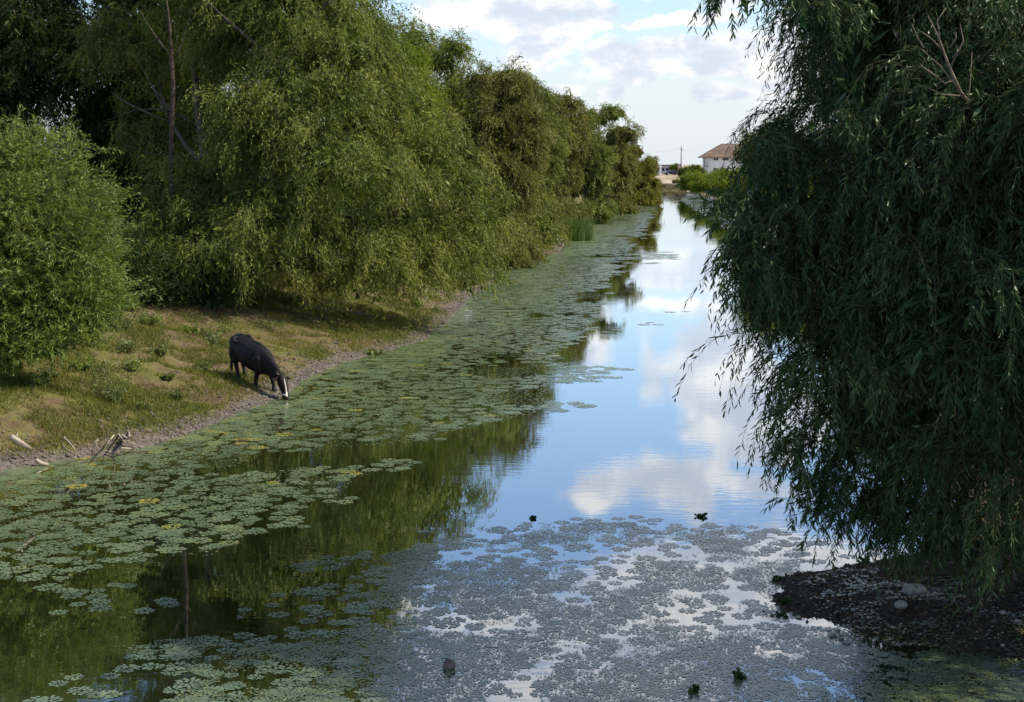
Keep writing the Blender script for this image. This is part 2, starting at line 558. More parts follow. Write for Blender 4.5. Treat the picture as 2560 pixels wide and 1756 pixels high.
def water_mat():
    m = bpy.data.materials.new("canal_water")
    m.use_nodes = True
    nt = m.node_tree
    nt.nodes.clear()
    out = nt.nodes.new("ShaderNodeOutputMaterial")
    g = nt.nodes.new("ShaderNodeNewGeometry")
    P = g.outputs['Position']
    at = nt.nodes.new("ShaderNodeAttribute")
    at.attribute_name = "tone"      # metres from the nearest bank
    n1 = noise_n(nt, vmath(nt, 'MULTIPLY', P, (1.0, 0.6, 1.0)).outputs[0], 0.5, 5, 0.6)
    deep = mixrgb(nt, n1.outputs['Fac'], (0.006, 0.009, 0.003), (0.015, 0.018, 0.005))
    shal = ramp_n(nt, n1.outputs['Fac'], [(0.35, (0.045, 0.034, 0.010)), (0.55, (0.10, 0.085, 0.014)), (0.7, (0.13, 0.13, 0.018))])
    mr = nt.nodes.new("ShaderNodeMapRange")
    mr.interpolation_type = 'SMOOTHSTEP'
    mr.inputs['From Min'].default_value = 5.5
    mr.inputs['From Max'].default_value = 0.0
    nt.links.new(math_n(nt, 'ADD', at.outputs['Fac'], math_n(nt, 'MULTIPLY_ADD', n1.outputs['Fac'], 6.0, -2.2)), mr.inputs['Value'])
    c = mixrgb(nt, math_n(nt, 'MULTIPLY', mr.outputs[0], 0.8), deep, shal)
    df = nt.nodes.new("ShaderNodeBsdfDiffuse")
    nt.links.new(c, df.inputs['Color'])
    gl = nt.nodes.new("ShaderNodeBsdfGlossy")
    gl.inputs['Roughness'].default_value = 0.012
    gl.inputs['Color'].default_value = (0.93, 0.97, 1.0, 1)
    # ripples: long low wavelets across the canal plus a finer wind patch
    r1 = noise_n(nt, vmath(nt, 'MULTIPLY', P, (0.45, 1.6, 1.0)).outputs[0], 3.4, 3, 0.5, 0.3)
    r2 = noise_n(nt, P, 0.22, 2, 0.5)
    amp = nt.nodes.new("ShaderNodeMapRange")
    amp.inputs['From Min'].default_value = 0.42
    amp.inputs['From Max'].default_value = 0.62
    amp.inputs['To Min'].default_value = 0.25
    nt.links.new(r2.outputs['Fac'], amp.inputs['Value'])
    h = math_n(nt, 'MULTIPLY', r1.outputs['Fac'], amp.outputs[0])
    bp = nt.nodes.new("ShaderNodeBump")
    bp.inputs['Strength'].default_value = 0.07
    bp.inputs['Distance'].default_value = 0.02
    nt.links.new(h, bp.inputs['Height'])
    nt.links.new(bp.outputs[0], gl.inputs['Normal'])
    fr = nt.nodes.new("ShaderNodeFresnel")
    fr.inputs['IOR'].default_value = 1.75
    mx = nt.nodes.new("ShaderNodeMixShader")
    nt.links.new(math_n(nt, 'MULTIPLY_ADD', fr.outputs[0], 1.15, 0.25, clamp=True), mx.inputs[0])
    nt.links.new(df.outputs[0], mx.inputs[1])
    nt.links.new(gl.outputs[0], mx.inputs[2])
    nt.links.new(mx.outputs[0], out.inputs[0])
    return m


# ------------------------------------------------------------------ terrain
LP = [(0, 1178), (138, 1153), (248, 1140), (358, 1120), (468, 1087), (551, 1054), (640, 1018), (700, 993), (760, 950), (870, 903), (1057, 854),
      (1112, 810), (1180, 740), (1233, 705), (1242, 677), (1298, 643), (1397, 634), (1418, 606), (1461, 583), (1508, 550), (1540, 522), (1633, 508), (1630, 492), (1628, 477)]
RP = [(2560, 1650), (2200, 1595), (2020, 1550), (1935, 1500), (1965, 1440), (2070, 1427), (2230, 1412), (2330, 1370), (2420, 1300)]
RP2 = [(1950, 580), (1890, 540), (1830, 511), (1790, 498), (1722, 481)]
L_xy = [on_z(*p) for p in LP]
R_xy = [on_z(*p) for p in RP]
R2_xy = [on_z(*p) for p in RP2]
LY = np.array([-80, 0, 20] + [p.y for p in L_xy] + [450])
LX = np.array([-22, -16, -11.5] + [p.x for p in L_xy] + [31])
RY = np.array([-80, 0, 14] + [p.y for p in R_xy] + [28, 35, 50, 80] + [p.y for p in R2_xy] + [440])
RX = np.array([9, 8, 7.4] + [p.x for p in R_xy] + [8.0, 8.8, 10.5, 13.8] + [p.x for p in R2_xy] + [45])
FARY = on_z(1680, 477).y


def shore_s(X, Y):
    wob = (fbm(Y * 0.9, Y * 0 + 3.3, 5) - 0.5) * 0.5 * np.clip((60 - Y) / 60, 0.2, 1)
    sL = (np.interp(Y, LY, LX) - X) * 0.92 + wob
    sR = (X - np.interp(Y, RY, RX)) * 0.95 + wob * 1.2 + (fbm(X * 2.2, Y * 2.2, 15, 5) - 0.5) * 1.0 * (Y < 40)
    sL = sL + (fbm(X * 1.8, Y * 1.8, 16, 4) - 0.5) * 0.35 * (Y < 80)
    sF = Y - FARY
    return sL, sR, sF


def height(X, Y):
    X = np.asarray(X, float)
    Y = np.asarray(Y, float)
    sL, sR, sF = shore_s(X, Y)
    lipn = fbm(X * 0.5, Y * 0.5, 21, 3)
    lip = np.clip(0.06 + 0.40 * (lipn - 0.35), 0.03, 0.30) * np.clip((36.0 - Y) / 5.0, 0.22, 1)
    slope = np.interp(Y, [30, 36, 40, 60], [0.36, 0.26, 0.24, 0.26])
    hL = np.where(sL < 0, np.maximum(-0.8, sL * 0.6),
                  np.where(sL < 0.22, lip * sL / 0.22, lip + slope * (sL - 0.22) - np.where(sL > 6.8, (slope - 0.05) * (sL - 6.8), 0)))
    hL = np.where(sL > 20, np.minimum(hL, 2.6 + 0 * hL), hL)
    hR = np.where(sR < 0, np.maximum(-0.8, sR * 0.28), np.where(sR < 3, 0.10 * sR + 0.03 * np.clip(sR * 8, 0, 1), 0.33 + 0.30 * (sR - 3)))
    hR = np.minimum(hR, 2.4)
    hF = np.where(sF < 0, np.maximum(-0.8, sF * 0.5), np.where(sF < 1.2, 0.12 * sF, np.where(sF < 1.6, 0.15 + 2.4 * (sF - 1.2), np.minimum(1.35 + 0.014 * (sF - 1.6), 2.7))))
    h = np.maximum(np.maximum(hL, hR), hF)
    far = np.clip((Y - FARY + 4) / 6, 0, 1)
    h = np.where(Y > FARY - 4, h * (1 - far) + np.minimum(h, hF + 0 * h) * far, h)
    land = np.clip(np.maximum(np.maximum(sL, sR), sF), 0, 1)
    h = h + land * (fbm(X * 0.7, Y * 0.7, 40, 5) - 0.5) * 0.42 * np.where(Y > FARY - 4, 0.4, 1)
    h = h + land * (fbm(X * 4.5, Y * 4.5, 60, 3) - 0.5) * 0.12 * (Y < 80)
    return h


def build_ground():
    ys = [-70.0, -40, -20, -8, 2, 8, 11]
    y = 13.0
    while y < 360:
        ys.append(y)
        y += 0.12 if y < 24 else (0.16 if y < 50 else (0.4 if y < 90 else 0.9))
    ys += [365, 372, 382, 420, 470, 550, 700, 1000, 1600, 3000, 6000]
    ys = np.array(ys)
    inner = np.concatenate([np.arange(-9, 5, 0.16), np.arange(5, 11, 0.11)])
    left = -9 - np.cumsum(np.geomspace(0.3, 900, 46))[::-1]
    right = 11 + np.cumsum(np.geomspace(0.4, 900, 40))
    us = np.concatenate([left, inner, right])
    Yg, Ug = np.meshgrid(ys, us, indexing='ij')
    # left part sheared along the left shore, right part along the right shore
    xl = np.interp(Yg, LY, LX)
    xr = np.interp(Yg, RY, RX)
    wgt = np.clip((Ug + 1.0) / 6.0, 0, 1)
    Xg = np.where(Ug < -1.0, xl + Ug + 5.0, 0)
    Xg = (xl + Ug + 5.0) * (1 - wgt) + (xr + Ug - 7.0) * wgt
    Zg = height(Xg, Yg)
    n, k = Yg.shape
    V = np.stack([Xg, Yg, Zg], -1).reshape(-1, 3)
    i = np.arange(n - 1)[:, None] * k + np.arange(k - 1)[None]
    F = np.stack([i, i + 1, i + 1 + k, i + k], -1).reshape(-1)
    sL, sR, sF = shore_s(V[:, 0], V[:, 1])
    me = np_mesh("ground", V, F, np.full(len(F) // 4, 4), [ground_mat()], tone=np.maximum(np.maximum(sL, sR), sF), smooth=True)
    tag(link("ground", me), kind="structure", cat="ground", label="sloping bare and grassy canal banks and sandy far shore")


def build_water():
    ys = np.concatenate([np.arange(-60, 20, 4.0), np.arange(20, 80, 1.0), np.arange(80, 333, 4.0), [334.0]])
    xs = np.arange(-60, 60.1, 1.0)
    Yg, Xg = np.meshgrid(ys, xs, indexing='ij')
    n, k = Yg.shape
    V = np.stack([Xg, Yg, Xg * 0], -1).reshape(-1, 3)
    i = np.arange(n - 1)[:, None] * k + np.arange(k - 1)[None]
    F = np.stack([i, i + 1, i + 1 + k, i + k], -1).reshape(-1)
    sL, sR, sF = shore_s(V[:, 0], V[:, 1])
    s = -np.maximum(sL, sF)
    me = np_mesh("water", V, F, np.full(len(F) // 4, 4), [water_mat()], tone=s)
    tag(link("water", me), kind="structure", cat="water", label="still canal water reflecting blue sky and clouds")


build_ground()
build_water()


# ------------------------------------------------------------------ foliage machinery
def unit(a):
    return a / np.maximum(np.linalg.norm(a, axis=-1, keepdims=True), 1e-9)


def make_strands(lobes, n, rg, length=(0.6, 1.4), droop=0.45, up=0.35, tuft=0.35, per_tuft=10, K=6, shell=0.55, outw=0.9, zmin=None, rnd=0.45, lref=0.3):
    """lobes: list of (cx,cy,cz, rx,ry,rz). Returns strand polylines (N,K,3)."""
    L = np.array(lobes, float)
    w = (L[:, 3] * L[:, 4] + L[:, 4] * L[:, 5] + L[:, 3] * L[:, 5])
    nt_ = max(1, n // per_tuft)
    idx = rg.choice(len(L), nt_, p=w / w.sum())
    d = unit(rg.normal(size=(nt_, 3)))
    rho = shell + (1 - shell) * rg.random((nt_, 1)) ** 0.6
    rho = rho * (0.95 + 0.12 * rg.random((nt_, 1)))
    tc_ = L[idx, :3] + L[idx, 3:] * d * rho
    # drop tufts that are deep inside another lobe (they are never seen)
    ts = rg.normal(size=(nt_ * per_tuft, 3)) * tuft
    ti = np.repeat(np.arange(nt_), per_tuft)
    base = tc_[ti] + ts
    od = unit(d * np.array([1, 1, 0.6]))[ti]
    tufdir = unit(rg.normal(size=(nt_, 3)))[ti]
    d0 = unit(od * outw + np.array([0, 0, up]) + tufdir * rnd + rg.normal(size=base.shape) * 0.28)
    ln = rg.uniform(length[0], length[1], (len(base), 1)) * np.clip(L[idx, 5] / lref, 0.35, 1)[ti][:, None] * (0.7 + 0.6 * rg.random((nt_, 1)))[ti]
    seg = ln / (K - 1)
    P = np.zeros((len(base), K, 3))
    P[:, 0] = base
    dr = d0
    g = droop * (0.6 + 0.8 * rg.random((len(base), 1)))
    for k in range(1, K):
        P[:, k] = P[:, k - 1] + dr * seg
        dr = unit(dr + np.array([0, 0, -1.0]) * g + rg.normal(size=dr.shape) * 0.06)
    tone = (rg.random(nt_) * 0.75 + 0.05)[ti]
    if zmin is not None:
        gz = height(P[:, -1, 0], P[:, -1, 1])
        ok = P[:, :, 2].min(1) > np.maximum(zmin, gz + 0.05)
        P, tone = P[ok], tone[ok]
    return P, tone


def leaves_from(P, tone, rg, per, llen, lwid, spread=0.7, hang=0.5, hexa=False, wid_ratio=1.0):
    N, K, _ = P.shape
    t = (np.arange(per)[None] + rg.random((N, per))) / per
    t = 0.12 + 0.88 * t
    x = t * (K - 1)
    i = np.minimum(x.astype(int), K - 2)
    f = (x - i)[..., None]
    r = np.arange(N)[:, None]
    A, B = P[r, i], P[r, i + 1]
    pos = (A * (1 - f) + B * f).reshape(-1, 3)
    tan = unit((B - A)).reshape(-1, 3)
    n = len(pos)
    side = unit(np.cross(tan, unit(rg.normal(size=(n, 3)))))
    d = unit(tan * (1 - spread * 0.5) + side * spread + np.array([0, 0, -1]) * hang * rg.random((n, 1)))
    nrm = unit(np.cross(d, unit(rg.normal(size=(n, 3)))))
    wv = unit(np.cross(nrm, d))
    ll = llen * (0.6 + 0.7 * rg.random((n, 1)))
    ww = lwid * (0.7 + 0.6 * rg.random((n, 1))) * 0.5
    tn = np.clip(np.repeat(tone, per) + rg.normal(size=n) * 0.14 + (rg.random(n) > 0.985) * 0.4, 0, 1)
    if hexa:
        c = nrm * ll * 0.06
        v = np.stack([pos, pos + d * ll * 0.33 + wv * ww + c, pos + d * ll * 0.33 - wv * ww + c,
                      pos + d * ll * 0.7 + wv * ww * 0.7 + c, pos + d * ll * 0.7 - wv * ww * 0.7 + c,
                      pos + d * ll - c], 1)
        V = v.reshape(-1, 3)
        b = (np.arange(n) * 6)[:, None]
        F = (b + np.array([0, 2, 1, 1, 2, 4, 3, 3, 4, 5])[None]).reshape(-1)
        S = np.tile([3, 4, 3], n)
        T = np.repeat(tn, 6)
    else:
        v = np.stack([pos, pos + d * ll * 0.45 + wv * ww, pos + d * ll, pos + d * ll * 0.45 - wv * ww], 1)
        V = v.reshape(-1, 3)
        F = np.arange(n * 4)
        S = np.full(n, 4)
        T = np.repeat(tn, 4)
    return V, F, S, T


def twigs_from(P, rad, rg):
    N, K, _ = P.shape
    tan = unit(np.gradient(P, axis=1))
    a = unit(np.cross(tan, np.array([0.3, 0.9, 0.25])))
    b = unit(np.cross(tan, a))
    rr = (rad * np.linspace(1, 0.35, K))[None, :, None]
    ring = []
    for k in range(3):
        an = 2 * math.pi * k / 3
        ring.append(P + (a * math.cos(an) + b * math.sin(an)) * rr)
    V = np.stack(ring, 2).reshape(-1, 3)     # N,K,3,3
    s = (np.arange(N) * K * 3)[:, None, None, None]
    kk = (np.arange(K - 1) * 3)[None, :, None, None]
    q = np.array([[0, 1, 4, 3], [1, 2, 5, 4], [2, 0, 3, 5]])[None, None]
    F = (s + kk + q).reshape(-1)
    return V, F, np.full(len(F) // 4, 4)


def crown_mesh(name, parts, mats):
    """parts: list of (V,F,S,T,matindex)"""
    Vs, Fs, Ss, Ts, Ms = [], [], [], [], []
    o = 0
    for V, F, S, T, mi in parts:
        Vs.append(V)
        Fs.append(F + o)
        Ss.append(S)
        Ts.append(T)
        Ms.append(np.full(len(S), mi))
        o += len(V)
    return np_mesh(name, np.concatenate(Vs), np.concatenate(Fs), np.concatenate(Ss), mats,
                   tone=np.concatenate(Ts), matidx=np.concatenate(Ms))


def boughs(lobes, rg, rmin=1.1, f=0.45, n=8):
    out = []
    for l in lobes:
        if l[3] < rmin:
            out.append(l)
            continue
        for _ in range(n):
            d = unit(rg.normal(size=3))
            d[2] = abs(d[2]) * 0.9 - 0.35
            k = f * rg.uniform(0.65, 1.25)
            p = np.array(l[:3]) + d * np.array(l[3:]) * 0.72
            out.append((p[0], p[1], p[2], l[3] * k, l[4] * k, l[5] * k * 0.85))
        out.append((l[0], l[1], l[2], l[3] * 0.6, l[4] * 0.6, l[5] * 0.6))
    return out


def limb_path(a, b, rg, n=6, sag=0.0, wob=0.12):
    a, b = np.array(a, float), np.array(b, float)
    L = np.linalg.norm(b - a)
    pts = []
    off = rg.normal(size=3) * wob * L
    for i in range(n):
        t = i / (n - 1)
        p = a + (b - a) * t + off * math.sin(math.pi * t) * 0.5
        p[2] += sag * math.sin(math.pi * t) * L
        pts.append(tuple(p))
    return pts


def trunk_obj(base, top, r0, lobes, rg, parent, nlimb=8, mat='bark', lmin=0.0):
    mb = MB()
    bz = float(height(base[0], base[1])) - 0.25
    o = Vector(parent.location)
    path = limb_path((base[0], base[1], bz), top, rg, 8, 0.0, 0.10)
    rad = [r0 * (1.25 if i == 0 else 1 - 0.10 * i) for i in range(8)]
    mb.tube([Vector(p) - o for p in path], rad, 10, 0.12)
    big = [q for q in range(len(lobes)) if lobes[q][3] > lmin]
    order = rg.permutation(big)[:nlimb]
    for j in order:
        l = lobes[j]
        k = int(rg.integers(2, 7))
        st = path[k]
        e = (l[0], l[1], l[2] + 0.1 * l[5])
        e = tuple(np.array(st) + (np.array(e) - np.array(st)) * 0.84)
        pp = limb_path(st, e, rg, 7, 0.10, 0.16)
        rr = rad[k] * 0.62
        mb.tube([Vector(p) - o for p in pp], [rr * (1 - 0.13 * i) for i in range(7)], 7, 0.1)
        for q in range(3):
            s2 = pp[int(rg.integers(3, 6))]
            e2 = np.array(e) + rg.normal(size=3) * np.array(l[3:6]) * 0.6
            p2 = limb_path(s2, e2, rg, 5, 0.08, 0.2)
            mb.tube([Vector(p) - o for p in p2], [rr * 0.4 * (1 - 0.2 * i) for i in range(5)], 5, 0.1)
    return mb.build("trunk", M[mat], parent, smooth=True)


def tree(name, label, cat, group, base, top, lobes, n, leafm, per=12, llen=0.17, lwid=0.034, length=(0.7, 1.6), droop=0.45, up=0.35,
         tuft=0.30, per_tuft=9, hexa=False, twig=0.0, r0=0.25, seed=1, nlimb=8, zmin=0.1, shell=0.5, spread=0.6, hang=0.5, bark='bark', outw=0.9, rnd=0.45, core=0, K=6, lref=0.3, lmin=0.0, bmin=1.0):
    rg = np.random.default_rng(seed)
    bz = float(height(base[0], base[1]))
    root = empty(name, (base[0], base[1], bz))
    tag(root, label, cat, group)
    sub = boughs(lobes, rg, bmin)
    P, tn = make_strands(sub, n, rg, length, droop, up, tuft, per_tuft, K, shell, outw, zmin, rnd, lref)
    V, F, S, T = leaves_from(P, tn, rg, per, llen, lwid, spread, hang, hexa)
    parts = [(V, F, S, T, 0)]
    if twig > 0:
        V2, F2, S2 = twigs_from(P, twig, rg)
        parts.append((V2, F2, S2, np.full(len(V2), 0.3), 1))
    # inner foliage: bigger sprays that close the heart of the crown
    if core > 0:
        L = np.array(sub, float)
        w = L[:, 3] * L[:, 4] * L[:, 5]
        ix = rg.choice(len(L), core, p=w / w.sum())
        dd = unit(rg.normal(size=(core, 3))) * (rg.random((core, 1)) ** 0.4) * 0.7
        b0 = L[ix, :3] + L[ix, 3:] * dd
        b0 = b0[b0[:, 2] > np.maximum(zmin, height(b0[:, 0], b0[:, 1]) + 0.3)]
        P3_ = np.stack([b0, b0 + unit(rg.normal(size=b0.shape)) * llen * 1.2 - np.array([0, 0, llen])], 1)
        parts.append((*leaves_from(P3_, rg.random(len(b0)) * 0.5, rg, 3, llen * 2.4, lwid * 3.2, 0.8, 0.4), 0))  # darker tones put the crown's inner shade into the leaf colour
    o = np.array(root.location)
    parts = [(a - o, b_, c_, d_, e_) for a, b_, c_, d_, e_ in parts]
    me = crown_mesh("crown", parts, [M[leafm], M['twig']])
    link("crown", me, root)
    trunk_obj(base, top, r0, lobes, rg, root, nlimb, bark, lmin)
    return root


def lobes_blob(c, r, rg, n=14, size=0.42, zlow=-1.0, lobe_z=1.0):
    """break an overall ellipsoid (c, r) into n overlapping lobes near its surface"""
    out = []
    c = np.array(c)
    r = np.array(r)
    for i in range(n):
        for _ in range(20):
            d = unit(rg.normal(size=3))
            if d[2] > zlow:
                break
        p = c + d * r * (1 - size) * (0.75 + 0.35 * rg.random())
        s = r * size * (0.75 + 0.5 * rg.random())
        out.append((*p, s[0], s[1], s[2] * lobe_z))
    out.append((*c, r[0] * 0.55, r[1] * 0.55, r[2] * 0.55))
    return out


def rgs(s):
    return np.random.default_rng(s)


def pl(px, py, Y, r, rz=None, ry=None):
    p = at_y(px, py, Y)
    return (p.x, p.y, p.z, r, ry or r, rz or r)


def rs(x, y, z):
    k = 1 / (1 - y * 10 / (CAMZ * FPX))
    return (x * k, y * k, CAMZ + (z - CAMZ) * k + 10 * y * k / FPX)


# ---- left bank willows
ROWG = "willows lining the left bank"
# big weeping willow behind the cow
lb = [pl(580, 120, 53, 2.2), pl(720, 40, 51, 2.4), pl(840, 120, 51, 2.0), pl(800, 230, 49, 2.2), pl(970, 270, 52, 1.7), pl(640, 330, 49, 2.2),
      pl(880, 400, 48.5, 2.0), pl(1050, 400, 52, 1.8), pl(1130, 520, 53, 1.5, 1.7), pl(760, 500, 49, 2.0), pl(540, 470, 51.5, 2.0), pl(1000, 570, 51, 1.6, 1.6), pl(420, 330, 54.5, 2.2),
      pl(900, 620, 49.5, 1.2, 1.0), pl(1150, 620, 54, 0.95, 1.0), pl(700, 620, 51, 1.5, 1.2), pl(760, -90, 52, 2.2), pl(560, -80, 53, 2.6), pl(1040, 660, 53, 0.8, 0.7),
      pl(980, 690, 50, 0.35, 0.5), pl(480, 600, 53, 1.8, 1.4), pl(350, 150, 56, 2.4), pl(700, -230, 53, 2.4), pl(480, -220, 55, 2.4),
      pl(640, 650, 50, 0.9, 0.7), pl(760, 650, 49.5, 0.8, 0.6), pl(850, 680, 49.5, 0.55, 0.6), pl(1180, 660, 53, 0.7, 0.8), pl(1215, 600, 54, 0.6, 1.0), pl(1090, 670, 52, 0.95, 0.6), pl(1150, 600, 52, 1.0, 0.8), pl(1020, 640, 50.5, 0.95, 0.7), pl(930, 670, 49.5, 0.95, 0.6), pl(1180, 690, 52, 0.8, 0.5), pl(560, 600, 51, 1.2, 0.9),
      pl(560, 640, 47, 0.95, 0.6), pl(660, 640, 47, 0.95, 0.6), pl(460, 640, 47.5, 1.0, 0.7), pl(380, 610, 48, 1.0, 0.8), pl(620, 560, 47.5, 1.0, 0.8), pl(480, 540, 48.5, 1.1, 0.9), pl(750, 600, 47.5, 0.95, 0.7), pl(700, 690, 49, 0.9, 0.5), pl(820, 700, 49.5, 0.9, 0.45), pl(920, 720, 49.8, 0.6, 0.4), pl(1000, 690, 50.5, 0.9, 0.5), pl(800, 320, 55, 3.2), pl(830, 60, 55, 1.9)]
tree("weeping_willow", "big weeping willow with drooping sunlit boughs, behind the drinking cow", "tree", ROWG, (-9.2, 49.5), (-7.0, 50.5, 6.0), lb, 34000, 'leaf_green',
     per=12, llen=0.15, lwid=0.030, length=(0.45, 1.15), droop=0.5, tuft=0.15, r0=0.42, seed=3, nlimb=16, per_tuft=14, shell=0.8, core=11000, outw=1.1, up=0.25)

defs = [
    # label, base, centre, radii, n lobes, strands, leaf mat, seed
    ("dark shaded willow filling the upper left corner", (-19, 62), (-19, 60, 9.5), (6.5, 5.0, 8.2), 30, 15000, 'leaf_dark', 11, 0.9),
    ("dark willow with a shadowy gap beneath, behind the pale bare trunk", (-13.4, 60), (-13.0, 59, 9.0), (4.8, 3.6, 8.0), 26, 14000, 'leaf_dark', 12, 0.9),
    ("bright yellow-green willow just beyond the big weeping one", (-6.2, 70), (-6.1, 68.5, 6.7), (3.2, 3.3, 5.0), 16, 10500, 'leaf_light', 13, 1.0),
    ("tall dark willow whose two crown tops stand against the clouds", (-8.5, 82), (-7.4, 81, 8.4), (3.6, 4.0, 4.8), 18, 8500, 'leaf_green', 14, 1.0),
    ("tall dark green willow stepping down the skyline beside the white cloud", (-5.5, 90), (-3.3, 89, 7.2), (3.4, 3.6, 5.6), 15, 8000, 'leaf_green', 15, 1.0),
    ("dull olive willow with foliage reaching down to the fallen trunk", (-2.2, 86), (-1.0, 83.5, 6.0), (2.7, 2.8, 5.0), 15, 9500, 'leaf_olive', 16, 1.0),
    ("bluish green willow drooping behind the tall green reeds", (-0.5, 103), (0.8, 102, 6.3), (3.2, 3.2, 5.6), 14, 7500, 'leaf_green', 17, 1.0),
    ("mid green willow between the reeds and the smaller reed tuft", (1.8, 120), (3.1, 118.5, 5.9), (3.0, 3.2, 5.2), 14, 7000, 'leaf_olive', 18, 1.0),
    ("rounded willow with a tall dark knob of a top on the skyline", (5.0, 142), (6.6, 141, 6.0), (3.1, 3.4, 5.0), 13, 6500, 'leaf_green', 19, 1.0),
    ("olive willow sloping down towards the far yellowing tree", (9.4, 168), (10.9, 166, 5.1), (3.4, 3.6, 4.5), 12, 6000, 'leaf_olive', 20, 1.0),
    ("yellowing willow dipping to the water, last on the left bank", (14.6, 197), (15.7, 196, 3.9), (3.5, 3.6, 3.9), 13, 6500, 'leaf_yellow', 21, 1.0),
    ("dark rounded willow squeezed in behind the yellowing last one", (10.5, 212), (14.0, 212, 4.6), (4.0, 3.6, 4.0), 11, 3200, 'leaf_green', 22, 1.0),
]
for lab, base, c, r, nl, n, lm, sd, dm in defs:
    g = rgs(sd * 7)
    lob = lobes_blob(c, r, g, nl, 0.36)
    if c[1] > 66:
        gz_ = float(height(*rs(c[0], c[1], 0)[:2]))
        for _ in range(7):      # skirt of low boughs down to the bank
            a_ = g.uniform(-2.4, 0.9)
            lob.append((c[0] + math.cos(a_) * r[0] * 0.55, c[1] + math.sin(a_) * r[1] * 0.85, gz_ + g.uniform(0.3, 1.6), r[0] * 0.28, r[1] * 0.28, 0.75))
        for _ in range(3):      # uneven crown top
            lob.append((c[0] + g.normal() * r[0] * 0.35, c[1] + g.normal() * r[1] * 0.35, c[2] + r[2] * g.uniform(0.70, 0.86), r[0] * 0.34, r[1] * 0.34, r[2] * 0.17))
    far = c[1] / 60.0
    base = rs(*base, 0)[:2]
    lob = [(*rs(*q[:3]), q[3] * 1.05, q[4] * 1.05, q[5] * 1.05) for q in lob]
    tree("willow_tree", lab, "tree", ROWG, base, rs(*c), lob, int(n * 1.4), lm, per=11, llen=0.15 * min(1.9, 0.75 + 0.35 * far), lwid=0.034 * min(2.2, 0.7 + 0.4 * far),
         length=(0.4, 1.1), droop=0.5 * dm, tuft=0.16, r0=0.26, seed=sd, nlimb=8, shell=0.8, per_tuft=14, core=5000, outw=1.1, up=0.25)

# low growth at the foot of the row
def bush(name, label, group, base, c, r, n, lm, sd, llen=0.12, lwid=0.03, per=10, droop=0.12, up=0.7, nl=7, length=(0.4, 0.9), core=600, **kw):
    g = rgs(sd)
    lob = lobes_blob(c, r, g, nl, 0.45)
    return tree(name, label, "bush", group, base, (c[0], c[1], c[2]), lob, n, lm, per=per, llen=llen, lwid=lwid, length=length, droop=droop, up=up,
                tuft=0.2, r0=0.06, seed=sd, nlimb=5, zmin=0.02, core=core, **kw)


bush("bush", "low grey-green bush on the bank between the fallen trunk and the reeds", "bushes at the foot of the left bank trees", (-0.2, 92), (0.2, 91.5, 1.7), (1.3, 1.2, 1.4), 900, 'leaf_olive', 41)
bush("bush", "small round olive bush behind the tall green reeds", "bushes at the foot of the left bank trees", (2.3, 108), (2.4, 107.5, 1.5), (1.5, 1.4, 1.3), 900, 'leaf_olive', 42)
bush("bush", "dark undergrowth bush added to deepen the shade beneath the big weeping willow", "bushes at the foot of the left bank trees", (at_y(430, 640, 50).x, 50), tuple(at_y(440, 660, 50.0)), (1.9, 1.0, 1.5), 4200, 'leaf_dark', 43, nl=12)  # added to block light, its dark leaves carry the willow's inner shade
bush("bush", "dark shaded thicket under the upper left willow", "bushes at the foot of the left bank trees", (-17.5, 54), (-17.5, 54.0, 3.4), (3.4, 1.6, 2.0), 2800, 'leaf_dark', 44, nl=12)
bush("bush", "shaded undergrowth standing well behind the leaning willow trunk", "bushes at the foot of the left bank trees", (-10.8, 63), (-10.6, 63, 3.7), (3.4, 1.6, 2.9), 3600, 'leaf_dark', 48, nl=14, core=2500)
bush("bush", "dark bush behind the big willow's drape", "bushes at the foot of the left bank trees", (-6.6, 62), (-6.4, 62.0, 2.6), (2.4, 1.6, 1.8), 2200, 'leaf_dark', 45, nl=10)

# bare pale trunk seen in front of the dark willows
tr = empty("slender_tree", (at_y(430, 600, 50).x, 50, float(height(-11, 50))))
bush("bush", "dark-leaved undergrowth added for the shaded hollow at the leaning willow trunk, up the bank from the cow", "bushes at the foot of the left bank trees", (at_y(480, 740, 47.5).x, 48), tuple(at_y(470, 720, 48)), (1.9, 1.0, 0.95), 4000, 'leaf_dark', 46, nl=12)  # dark leaf colour stands in for the shaded hollow by the trunk
bush("bush", "dark thicket added for the shaded hollow right of the young willow, below the slender bare trunk", "bushes at the foot of the left bank trees", (at_y(360, 720, 46).x, 47), tuple(at_y(360, 700, 47)), (1.3, 0.9, 0.9), 2600, 'leaf_dark', 47, nl=12)  # added where the hollow is shade, darkness put into the leaf colour
tag(tr, "slender pale brown trunk with a bare fork rising before the dark foliage", "tree")
mb = MB()
o = Vector(tr.location)


def P3(x, y, Y=49.8):
    return at_y(x, y, Y) - o


mb.tube([P3(432, 650), P3(430, 520), P3(428, 350), P3(433, 220), P3(428, 135), P3(424, 60), P3(416, 0), P3(412, -60)], [0.098, 0.092, 0.083, 0.078, 0.069, 0.043, 0.034, 0.023], 8, 0.1)
mb.tube([P3(430, 140), P3(408, 118), P3(385, 85), P3(362, 50), P3(350, 25)], [0.040, 0.032, 0.023, 0.018, 0.009], 6)
mb.tube([P3(431, 150), P3(448, 125), P3(462, 90), P3(475, 40)], [0.034, 0.026, 0.018, 0.007], 6)
mb.tube([P3(424, 60), P3(412, 35), P3(404, 8)], [0.023, 0.018, 0.009], 5)
mb.tube([P3(429, 280), P3(412, 258), P3(396, 232)], [0.029, 0.020, 0.011], 6)
mb.tube([P3(432, 130), P3(442, 100), P3(438, 70)], [0.018, 0.011, 0.006], 5)
mb.build("trunk", M['bark_mid'], tr, True)

